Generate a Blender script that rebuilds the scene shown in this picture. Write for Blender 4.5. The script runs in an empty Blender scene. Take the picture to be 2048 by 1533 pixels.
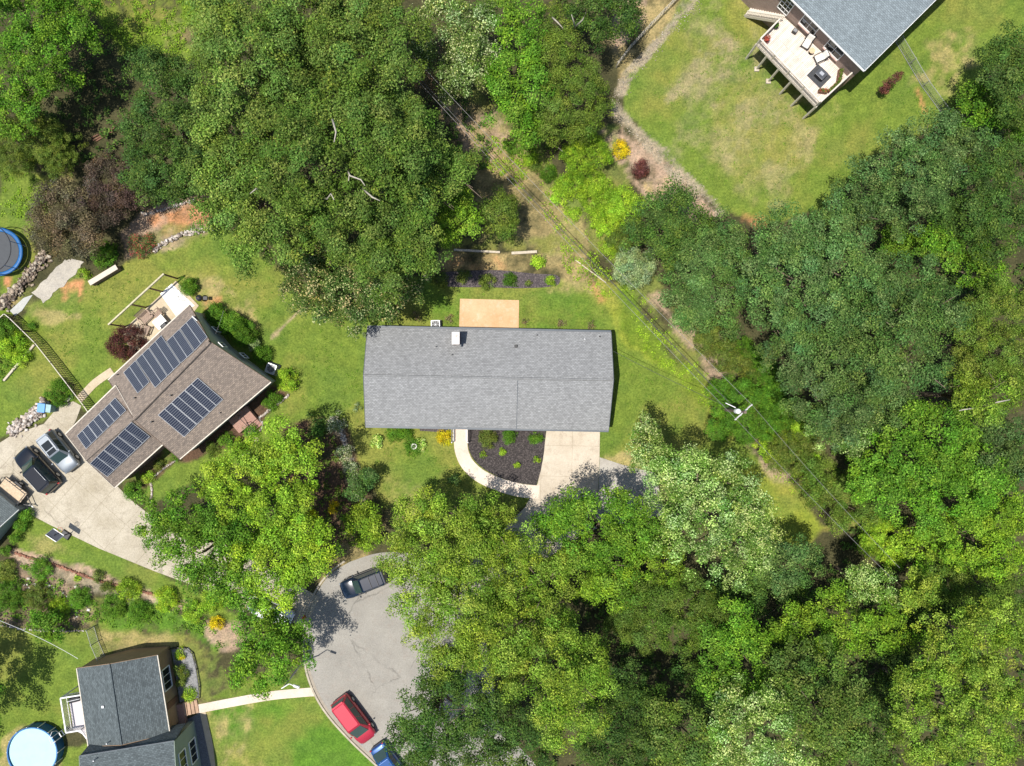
import bpy, math, random
import numpy as np
from mathutils import Vector, Matrix
R_ = math.radians
rng = np.random.default_rng(7)
random.seed(7)

# ------------------------------------------------------------------ camera, sky, sun
F, CH = 1384.0, 67.5            # focal length in photo pixels, camera height in metres
scn = bpy.context.scene
col = scn.collection
cd = bpy.data.cameras.new("camera"); cam = bpy.data.objects.new("camera", cd); col.objects.link(cam)
cam.location = (0, 0, CH); cam.rotation_euler = (0, 0, 0)
cd.sensor_width = 36; cd.lens = F / 2048 * 36; cd.clip_start = .5; cd.clip_end = 3000
scn.camera = cam
w = bpy.data.worlds.new("World"); scn.world = w; w.use_nodes = True
nt = w.node_tree
sky = nt.nodes.new("ShaderNodeTexSky"); sky.sky_type = 'NISHITA'; sky.sun_disc = False
ELEV, AZ = 74.0, 20.0           # shadows fall to the right and a little up
sky.sun_elevation = R_(ELEV); sky.sun_rotation = R_(270 - AZ)
nt.nodes["Background"].inputs[1].default_value = .11
nt.links.new(sky.outputs[0], nt.nodes["Background"].inputs[0])
ld = bpy.data.lights.new("sun", 'SUN'); sun = bpy.data.objects.new("sun", ld); col.objects.link(sun)
ld.energy = 4.6; ld.angle = R_(.53); ld.color = (1, .955, .88)
k = 1 / math.tan(R_(ELEV))
sun.rotation_euler = Vector((math.cos(R_(AZ)) * k, math.sin(R_(AZ)) * k, -1)).to_track_quat('-Z', 'Y').to_euler()
scn.view_settings.view_transform = 'Standard'; scn.view_settings.look = 'None'
scn.view_settings.exposure = .30; scn.view_settings.gamma = 1

# ------------------------------------------------------------------ helpers
def P(px, py, h=0.0):
    s = (CH - h) / F
    return Vector(((px - 1024) * s, (766.5 - py) * s, h))

ORG = {}
def thing(name, label, cat, loc=(0, 0, 0), group=None):
    o = bpy.data.objects.new(name, None); col.objects.link(o)
    o.empty_display_size = .3
    o.location = loc; o["label"] = label; o["category"] = cat
    if group: o["group"] = group
    ORG[o.name] = Vector(loc)
    return o
def tag(o, label, cat, group=None):
    o["label"] = label; o["category"] = cat
    if group: o["group"] = group
    return o
def struct(o): o["kind"] = "structure"; return o
def stuff(o): o["kind"] = "stuff"; return o

def copy_tree(o, parent=None):
    c = o.copy(); col.objects.link(c)
    if parent: c.parent = parent
    for ch in list(o.children):
        if ch.type in ('MESH', 'EMPTY'): copy_tree(ch, c)
    return c

class MB:
    def __init__(s): s.v = []; s.f = []
    def add(s, vs, fs):
        n = len(s.v); s.v += [Vector(v) for v in vs]; s.f += [tuple(i + n for i in f) for f in fs]; return s
    def box(s, c, size, rz=0, rx=0, ry=0, taper=1):
        m = Matrix.Rotation(rz, 3, 'Z') @ Matrix.Rotation(ry, 3, 'Y') @ Matrix.Rotation(rx, 3, 'X')
        hx, hy, hz = [a / 2 for a in size]; c = Vector(c)
        vs = []
        for z in (-1, 1):
            t = taper if z > 0 else 1
            for x, y in ((-1, -1), (1, -1), (1, 1), (-1, 1)):
                vs.append(c + m @ Vector((x * hx * t, y * hy * t, z * hz)))
        return s.add(vs, [(3, 2, 1, 0), (4, 5, 6, 7), (0, 1, 5, 4), (1, 2, 6, 5), (2, 3, 7, 6), (3, 0, 4, 7)])
    def bar(s, a, b, wd, ht=None, up=(0, 0, 1)):
        a = Vector(a); b = Vector(b); d = (b - a); L = d.length
        if L < 1e-5: return s
        d /= L; ht = ht or wd; up = Vector(up)
        if abs(d.dot(up)) > .98: up = Vector((1, 0, 0))
        sd = d.cross(up).normalized(); u = sd.cross(d)
        vs = [p + sd * i * wd / 2 + u * j * ht / 2 for p in (a, b) for i, j in ((-1, -1), (1, -1), (1, 1), (-1, 1))]
        return s.add(vs, [(0, 1, 2, 3), (7, 6, 5, 4), (0, 4, 5, 1), (1, 5, 6, 2), (2, 6, 7, 3), (3, 7, 4, 0)])
    def tube(s, pts, rad, n=8, cap=True):
        pts = [Vector(p) for p in pts]
        if not hasattr(rad, '__len__'): rad = [rad] * len(pts)
        vs = []
        for i, p in enumerate(pts):
            d = (pts[min(i + 1, len(pts) - 1)] - pts[max(i - 1, 0)]).normalized()
            up = Vector((0, 0, 1)) if abs(d.z) < .9 else Vector((1, 0, 0))
            a = d.cross(up).normalized(); b = d.cross(a)
            for j in range(n):
                t = 2 * math.pi * j / n
                vs.append(p + (a * math.cos(t) + b * math.sin(t)) * rad[i])
        fs = []
        for i in range(len(pts) - 1):
            for j in range(n):
                fs.append((i * n + j, (i + 1) * n + j, (i + 1) * n + (j + 1) % n, i * n + (j + 1) % n))
        if cap:
            fs.append(tuple(range(n))); fs.append(tuple(reversed(range((len(pts) - 1) * n, len(pts) * n))))
        return s.add(vs, fs)
    def lathe(s, c, prof, n=20, cap=True):
        c = Vector(c); vs = []; m = len(prof)
        for r, z in prof:
            for j in range(n):
                t = 2 * math.pi * j / n; vs.append(c + Vector((r * math.cos(t), r * math.sin(t), z)))
        fs = [(i * n + j, i * n + (j + 1) % n, (i + 1) * n + (j + 1) % n, (i + 1) * n + j) for i in range(m - 1) for j in range(n)]
        if cap and prof[0][0] > 1e-4: fs.append(tuple(reversed(range(n))))
        if cap and prof[-1][0] > 1e-4: fs.append(tuple(range((m - 1) * n, m * n)))
        return s.add(vs, fs)
    def prism(s, poly, z0, z1):
        """poly: list of xy (or 3D for sloped tops), extruded down from z1 to z0"""
        n = len(poly)
        vs = [(p[0], p[1], z1) for p in poly] + [(p[0], p[1], z0) for p in poly]
        a = sum(poly[i][0] * poly[(i + 1) % n][1] - poly[(i + 1) % n][0] * poly[i][1] for i in range(n))
        top = tuple(range(n)); bot = tuple(reversed(range(n, 2 * n)))
        sides = [(i, i + n, (i + 1) % n + n, (i + 1) % n) for i in range(n)]
        if a < 0: top = top[::-1]; bot = bot[::-1]; sides = [x[::-1] for x in sides]
        return s.add(vs, [top, bot] + sides)
    def plate(s, pts, th):
        """3D polygon given a thickness below it"""
        pts = [Vector(p) for p in pts]; n = len(pts)
        nm = Vector((0, 0, 0))
        for i in range(n): nm += pts[i].cross(pts[(i + 1) % n])
        nm.normalize()
        if nm.z < 0: pts = pts[::-1]; nm = -nm
        vs = pts + [p - nm * th for p in pts]
        return s.add(vs, [tuple(range(n)), tuple(reversed(range(n, 2 * n)))] + [(i, i + n, (i + 1) % n + n, (i + 1) % n) for i in range(n)])
    def build(s, name, mat, parent=None, origin=None, bevel=0, smooth=False, sub=0):
        if parent is not None: o0 = ORG[parent.name]
        elif origin is not None: o0 = Vector(origin)
        else:
            a = np.array([tuple(v) for v in s.v]); o0 = Vector(((a[:, 0].min() + a[:, 0].max()) / 2, (a[:, 1].min() + a[:, 1].max()) / 2, a[:, 2].min()))
        me = bpy.data.meshes.new(name); me.from_pydata([tuple(v - o0) for v in s.v], [], s.f)
        uv = me.uv_layers.new(name="UVMap")
        for p in me.polygons:
            n = p.normal
            u = Vector((0, 0, 1)).cross(n)
            u = u.normalized() if u.length > .05 else Vector((1, 0, 0))
            v = n.cross(u)
            for li in p.loop_indices:
                c = me.vertices[me.loops[li].vertex_index].co
                uv.data[li].uv = (c.dot(u), c.dot(v))
            p.use_smooth = smooth
        if mat: me.materials.append(mat)
        o = bpy.data.objects.new(name, me); col.objects.link(o)
        if parent is not None:
            o.parent = parent; ORG[o.name] = o0
        else:
            o.location = o0; ORG[o.name] = o0
        if bevel:
            b = o.modifiers.new("bevel", 'BEVEL'); b.width = bevel; b.segments = 2; b.limit_method = 'ANGLE'
        if sub:
            b = o.modifiers.new("sub", 'SUBSURF'); b.levels = sub; b.render_levels = sub
        return o
def local_root(o): ORG[o.name] = Vector((0, 0, 0))

# ------------------------------------------------------------------ materials
def newmat(name):
    m = bpy.data.materials.new(name); m.use_nodes = True
    t = m.node_tree; return m, t, t.nodes["Principled BSDF"]
def noise(t, scale, detail=4, rough=.6, coord='Object', vec=None):
    n = t.nodes.new("ShaderNodeTexNoise"); n.inputs["Scale"].default_value = scale
    n.inputs["Detail"].default_value = detail; n.inputs["Roughness"].default_value = rough
    if vec is None:
        c = t.nodes.new("ShaderNodeTexCoord"); vec = c.outputs[coord]
    t.links.new(vec, n.inputs["Vector"]); return n
def ramp(t, fac, stops):
    r = t.nodes.new("ShaderNodeValToRGB"); e = r.color_ramp.elements
    while len(e) < len(stops): e.new(.5)
    for i, (p, c) in enumerate(stops):
        e[i].position = p; e[i].color = (*c, 1) if len(c) == 3 else c
    t.links.new(fac, r.inputs[0]); return r
def mixc(t, fac, a, b, mode='MIX'):
    m = t.nodes.new("ShaderNodeMix"); m.data_type = 'RGBA'; m.blend_type = mode
    for s, v in ((0, fac), (6, a), (7, b)):
        if hasattr(v, 'is_output') or isinstance(v, bpy.types.NodeSocket): t.links.new(v, m.inputs[s])
        elif isinstance(v, (int, float)): m.inputs[s].default_value = v
        else: m.inputs[s].default_value = (*v, 1)
    return m.outputs[2]
def bumpy(t, b, h, strength, dist=.05):
    n = t.nodes.new("ShaderNodeBump"); n.inputs["Strength"].default_value = strength; n.inputs["Distance"].default_value = dist
    t.links.new(h, n.inputs["Height"]); t.links.new(n.outputs[0], b.inputs["Normal"])
MATS = {}
def M(name, c, rough=.6, metal=0, var=.18, scale=2.5, c2=None, bump=.0, coat=0, spec=.4):
    if name in MATS: return MATS[name]
    m, t, b = newmat(name)
    b.inputs["Roughness"].default_value = rough; b.inputs["Metallic"].default_value = metal
    b.inputs["Specular IOR Level"].default_value = spec
    if coat: b.inputs["Coat Weight"].default_value = coat; b.inputs["Coat Roughness"].default_value = .05
    c2 = c2 or tuple(min(1, x * (1 + var)) for x in c); c1 = tuple(x * (1 - var) for x in c)
    n = noise(t, scale, 6, .65); r = ramp(t, n.outputs[0], [(.3, c1), (.5, c), (.7, c2)])
    t.links.new(r.outputs[0], b.inputs["Base Color"])
    if bump: bumpy(t, b, n.outputs[0], bump)
    MATS[name] = m; return m
def shingles(name, c, var=.35, tint=(0, 0, 0), bw=.33, rh=.16):
    bw = .26; rh = .15; var *= .5
    m, t, b = newmat(name); uv = t.nodes.new("ShaderNodeTexCoord").outputs["UV"]
    br = t.nodes.new("ShaderNodeTexBrick"); t.links.new(uv, br.inputs[0])
    lo = tuple(x * (1 - var) for x in c); hi = tuple(x * (1 + var) + y for x, y in zip(c, tint))
    br.inputs["Color1"].default_value = (*lo, 1); br.inputs["Color2"].default_value = (*hi, 1)
    br.inputs["Mortar"].default_value = tuple(x * .5 for x in c) + (1,)
    br.inputs["Scale"].default_value = 1; br.inputs["Brick Width"].default_value = bw; br.inputs["Row Height"].default_value = rh
    br.inputs["Mortar Size"].default_value = .012; br.inputs["Bias"].default_value = 0
    mq = t.nodes.new("ShaderNodeMapping"); mq.inputs["Scale"].default_value = (2.6, 7.5, 1); t.links.new(uv, mq.inputs[0])
    n = noise(t, 1, 3, .75, vec=mq.outputs[0]); n2 = noise(t, .6, 4, .6, vec=uv)
    cc = mixc(t, .8, br.outputs[0], ramp(t, n.outputs[0], [(.32, tuple([.78] * 3)), (.68, tuple([1.2] * 3))]).outputs[0], 'MULTIPLY')
    cc = mixc(t, .3, cc, ramp(t, n2.outputs[0], [(.3, tuple([.8] * 3)), (.7, tuple([1.15] * 3))]).outputs[0], 'MULTIPLY')
    mp = t.nodes.new("ShaderNodeMapping"); mp.inputs["Scale"].default_value = (2.2, .12, 1); t.links.new(uv, mp.inputs[0])
    n3 = noise(t, 1, 4, .6, vec=mp.outputs[0])
    cc = mixc(t, .2, cc, ramp(t, n3.outputs[0], [(.3, tuple([.8] * 3)), (.7, tuple([1.12] * 3))]).outputs[0], 'MULTIPLY')
    t.links.new(cc, b.inputs["Base Color"]); b.inputs["Roughness"].default_value = .92; b.inputs["Specular IOR Level"].default_value = .15
    bumpy(t, b, br.outputs["Fac"], .3, .01); MATS[name] = m; return m
def bricks(name, c, c2, mort, bw=.22, rh=.075, ms=.01):
    m, t, b = newmat(name); uv = t.nodes.new("ShaderNodeTexCoord").outputs["UV"]
    br = t.nodes.new("ShaderNodeTexBrick"); t.links.new(uv, br.inputs[0])
    br.inputs["Color1"].default_value = (*c, 1); br.inputs["Color2"].default_value = (*c2, 1); br.inputs["Mortar"].default_value = (*mort, 1)
    br.inputs["Scale"].default_value = 1; br.inputs["Brick Width"].default_value = bw; br.inputs["Row Height"].default_value = rh; br.inputs["Mortar Size"].default_value = ms
    n = noise(t, 3, 4, .6, vec=uv)
    cc = mixc(t, .5, br.outputs[0], ramp(t, n.outputs[0], [(.3, (.75, .75, .75)), (.7, (1.2, 1.2, 1.2))]).outputs[0], 'MULTIPLY')
    t.links.new(cc, b.inputs["Base Color"]); b.inputs["Roughness"].default_value = .85; MATS[name] = m; return m
def concrete(name, c, c2, stain, speck=.12, cracks=0, joint=None):
    m, t, b = newmat(name); n = noise(t, .35, 6, .65); n2 = noise(t, 9, 4, .7); n3 = noise(t, 1.3, 5, .7)
    cc = ramp(t, n.outputs[0], [(.32, c), (.62, c2)]).outputs[0]
    cc = mixc(t, ramp(t, n3.outputs[0], [(.52, (0, 0, 0)), (.75, (.7, .7, .7))]).outputs[0], cc, stain)
    cc = mixc(t, 1, cc, ramp(t, n2.outputs[0], [(.3, tuple([1 - speck] * 3)), (.7, tuple([1 + speck] * 3))]).outputs[0], 'MULTIPLY')
    if cracks:
        co = t.nodes.new("ShaderNodeTexCoord").outputs["Object"]
        w_ = noise(t, .8, 5, .7, vec=co)
        va = t.nodes.new("ShaderNodeVectorMath"); va.operation = 'MULTIPLY_ADD'
        t.links.new(w_.outputs[1], va.inputs[0]); va.inputs[1].default_value = (1.3, 1.3, 0); t.links.new(co, va.inputs[2])
        vo = t.nodes.new("ShaderNodeTexVoronoi"); vo.feature = 'DISTANCE_TO_EDGE'; vo.inputs["Scale"].default_value = cracks
        t.links.new(va.outputs[0], vo.inputs["Vector"])
        ms = noise(t, .3, 2, .5, vec=co)
        lin = ramp(t, vo.outputs["Distance"], [(0, (1, 1, 1)), (.012, (0, 0, 0))]).outputs[0]
        fm = mixc(t, 1, lin, ramp(t, ms.outputs[0], [(.42, (0, 0, 0)), (.58, (.6, .6, .6))]).outputs[0], 'MULTIPLY')
        cc = mixc(t, fm, cc, tuple(x * .45 for x in c))
    if joint:
        uv = t.nodes.new("ShaderNodeTexCoord").outputs["Object"]
        mp = t.nodes.new("ShaderNodeMapping"); mp.inputs["Rotation"].default_value = (0, 0, joint[1]); t.links.new(uv, mp.inputs[0])
        br = t.nodes.new("ShaderNodeTexBrick"); t.links.new(mp.outputs[0], br.inputs[0]); br.offset = 0
        br.inputs["Color1"].default_value = br.inputs["Color2"].default_value = (1, 1, 1, 1); br.inputs["Mortar"].default_value = (.72, .7, .66, 1)
        br.inputs["Scale"].default_value = 1; br.inputs["Brick Width"].default_value = joint[0]; br.inputs["Row Height"].default_value = joint[0]
        br.inputs["Mortar Size"].default_value = .02
        cc = mixc(t, 1, cc, br.outputs[0], 'MULTIPLY')
    t.links.new(cc, b.inputs["Base Color"]); b.inputs["Roughness"].default_value = .9; b.inputs["Specular IOR Level"].default_value = .2
    bumpy(t, b, n2.outputs[0], .25, .02); MATS[name] = m; return m
def attr_mat(name, trans=0.0, rough=.6, fine=None, spec=.3):
    m, t, b = newmat(name); a = t.nodes.new("ShaderNodeAttribute"); a.attribute_name = "Col"; cc = a.outputs[0]
    if fine:
        g1 = noise(t, fine[0], 6, .85); g2 = noise(t, fine[0] * .22, 4, .6)
        cc = mixc(t, 1, cc, ramp(t, g1.outputs[0], [(.3, (.42, .47, .4)), (.5, (1, 1, 1)), (.7, (1.75, 1.62, 1.6))]).outputs[0], 'MULTIPLY')
        cc = mixc(t, 1, cc, ramp(t, g2.outputs[0], [(.3, (.78, .82, .8)), (.7, (1.22, 1.16, 1.1))]).outputs[0], 'MULTIPLY')
        bumpy(t, b, g1.outputs[0], .5, .06)
    t.links.new(cc, b.inputs["Base Color"]); b.inputs["Roughness"].default_value = rough; b.inputs["Specular IOR Level"].default_value = spec
    if trans:
        tr = t.nodes.new("ShaderNodeBsdfTranslucent"); mx = t.nodes.new("ShaderNodeMixShader"); mx.inputs[0].default_value = trans
        tc = mixc(t, 1, cc, (1.25, 1.25, .55), 'MULTIPLY'); t.links.new(tc, tr.inputs[0])
        out = t.nodes["Material Output"]
        t.links.new(b.outputs[0], mx.inputs[1]); t.links.new(tr.outputs[0], mx.inputs[2]); t.links.new(mx.outputs[0], out.inputs[0])
    return m
LEAF = attr_mat("leaf", .16, .6, spec=.12)
GROUND = attr_mat("ground", 0, .95, fine=(5,), spec=.1)
BARK = M("bark", (.16, .12, .085), .9, var=.4, scale=6, bump=.5)
PALEBARK = M("pale_bark", (.42, .38, .31), .85, var=.3, scale=5)
GLASS = M("dark_glass", (.015, .02, .022), .08, spec=.6, var=.1)
AUTOGLASS = M("auto_glass", (.03, .055, .05), .06, spec=.6, var=.1)
WHITE = M("white_paint", (.78, .77, .74), .5, var=.06)
CREAM = M("cream_wood", (.62, .56, .47), .8, var=.15, scale=5)
BLACK = M("black_metal", (.02, .02, .022), .45, var=.2)
STEEL = M("steel", (.45, .46, .47), .4, metal=.6, var=.1)
RUBBER = M("rubber", (.02, .02, .02), .8, var=.2)
WOOD = M("weathered_wood", (.38, .31, .22), .85, var=.3, scale=7)
REDWOOD = M("brown_wood", (.18, .09, .055), .8, var=.3, scale=7)

# ------------------------------------------------------------------ noise in numpy
def vnoise(x, y, seed):
    g = np.random.default_rng(seed).random((256, 256))
    xi = np.floor(x).astype(int); yi = np.floor(y).astype(int); fx = x - xi; fy = y - yi
    fx = fx * fx * (3 - 2 * fx); fy = fy * fy * (3 - 2 * fy)
    a = g[xi & 255, yi & 255]; b = g[(xi + 1) & 255, yi & 255]; c = g[xi & 255, (yi + 1) & 255]; d = g[(xi + 1) & 255, (yi + 1) & 255]
    return (a * (1 - fx) + b * fx) * (1 - fy) + (c * (1 - fx) + d * fx) * fy
def fbm(x, y, seed, o=4):
    s = 0; a = .5; t = 0
    for i in range(o):
        s = s + a * vnoise(x * 2 ** i, y * 2 ** i, seed + i); t += a; a *= .55
    return s / t
def sdf_poly(x, y, pts):
    d = np.full(x.shape, 1e9); ins = np.zeros(x.shape, bool); n = len(pts)
    for i in range(n):
        ax, ay = pts[i]; bx, by = pts[(i + 1) % n]; ex, ey = bx - ax, by - ay
        tt = np.clip(((x - ax) * ex + (y - ay) * ey) / (ex * ex + ey * ey + 1e-9), 0, 1)
        d = np.minimum(d, (x - ax - tt * ex) ** 2 + (y - ay - tt * ey) ** 2)
        c = ((ay > y) != (by > y)) & (x < (bx - ax) * (y - ay) / ((by - ay) if by != ay else 1e-9) + ax); ins ^= c
    d = np.sqrt(d); return np.where(ins, -d, d)
def sdf_line(x, y, pts, wd):
    d = np.full(x.shape, 1e9)
    for i in range(len(pts) - 1):
        ax, ay = pts[i]; bx, by = pts[i + 1]; ex, ey = bx - ax, by - ay
        tt = np.clip(((x - ax) * ex + (y - ay) * ey) / (ex * ex + ey * ey + 1e-9), 0, 1)
        d = np.minimum(d, (x - ax - tt * ex) ** 2 + (y - ay - tt * ey) ** 2)
    return np.sqrt(d) - wd / 2

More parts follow.
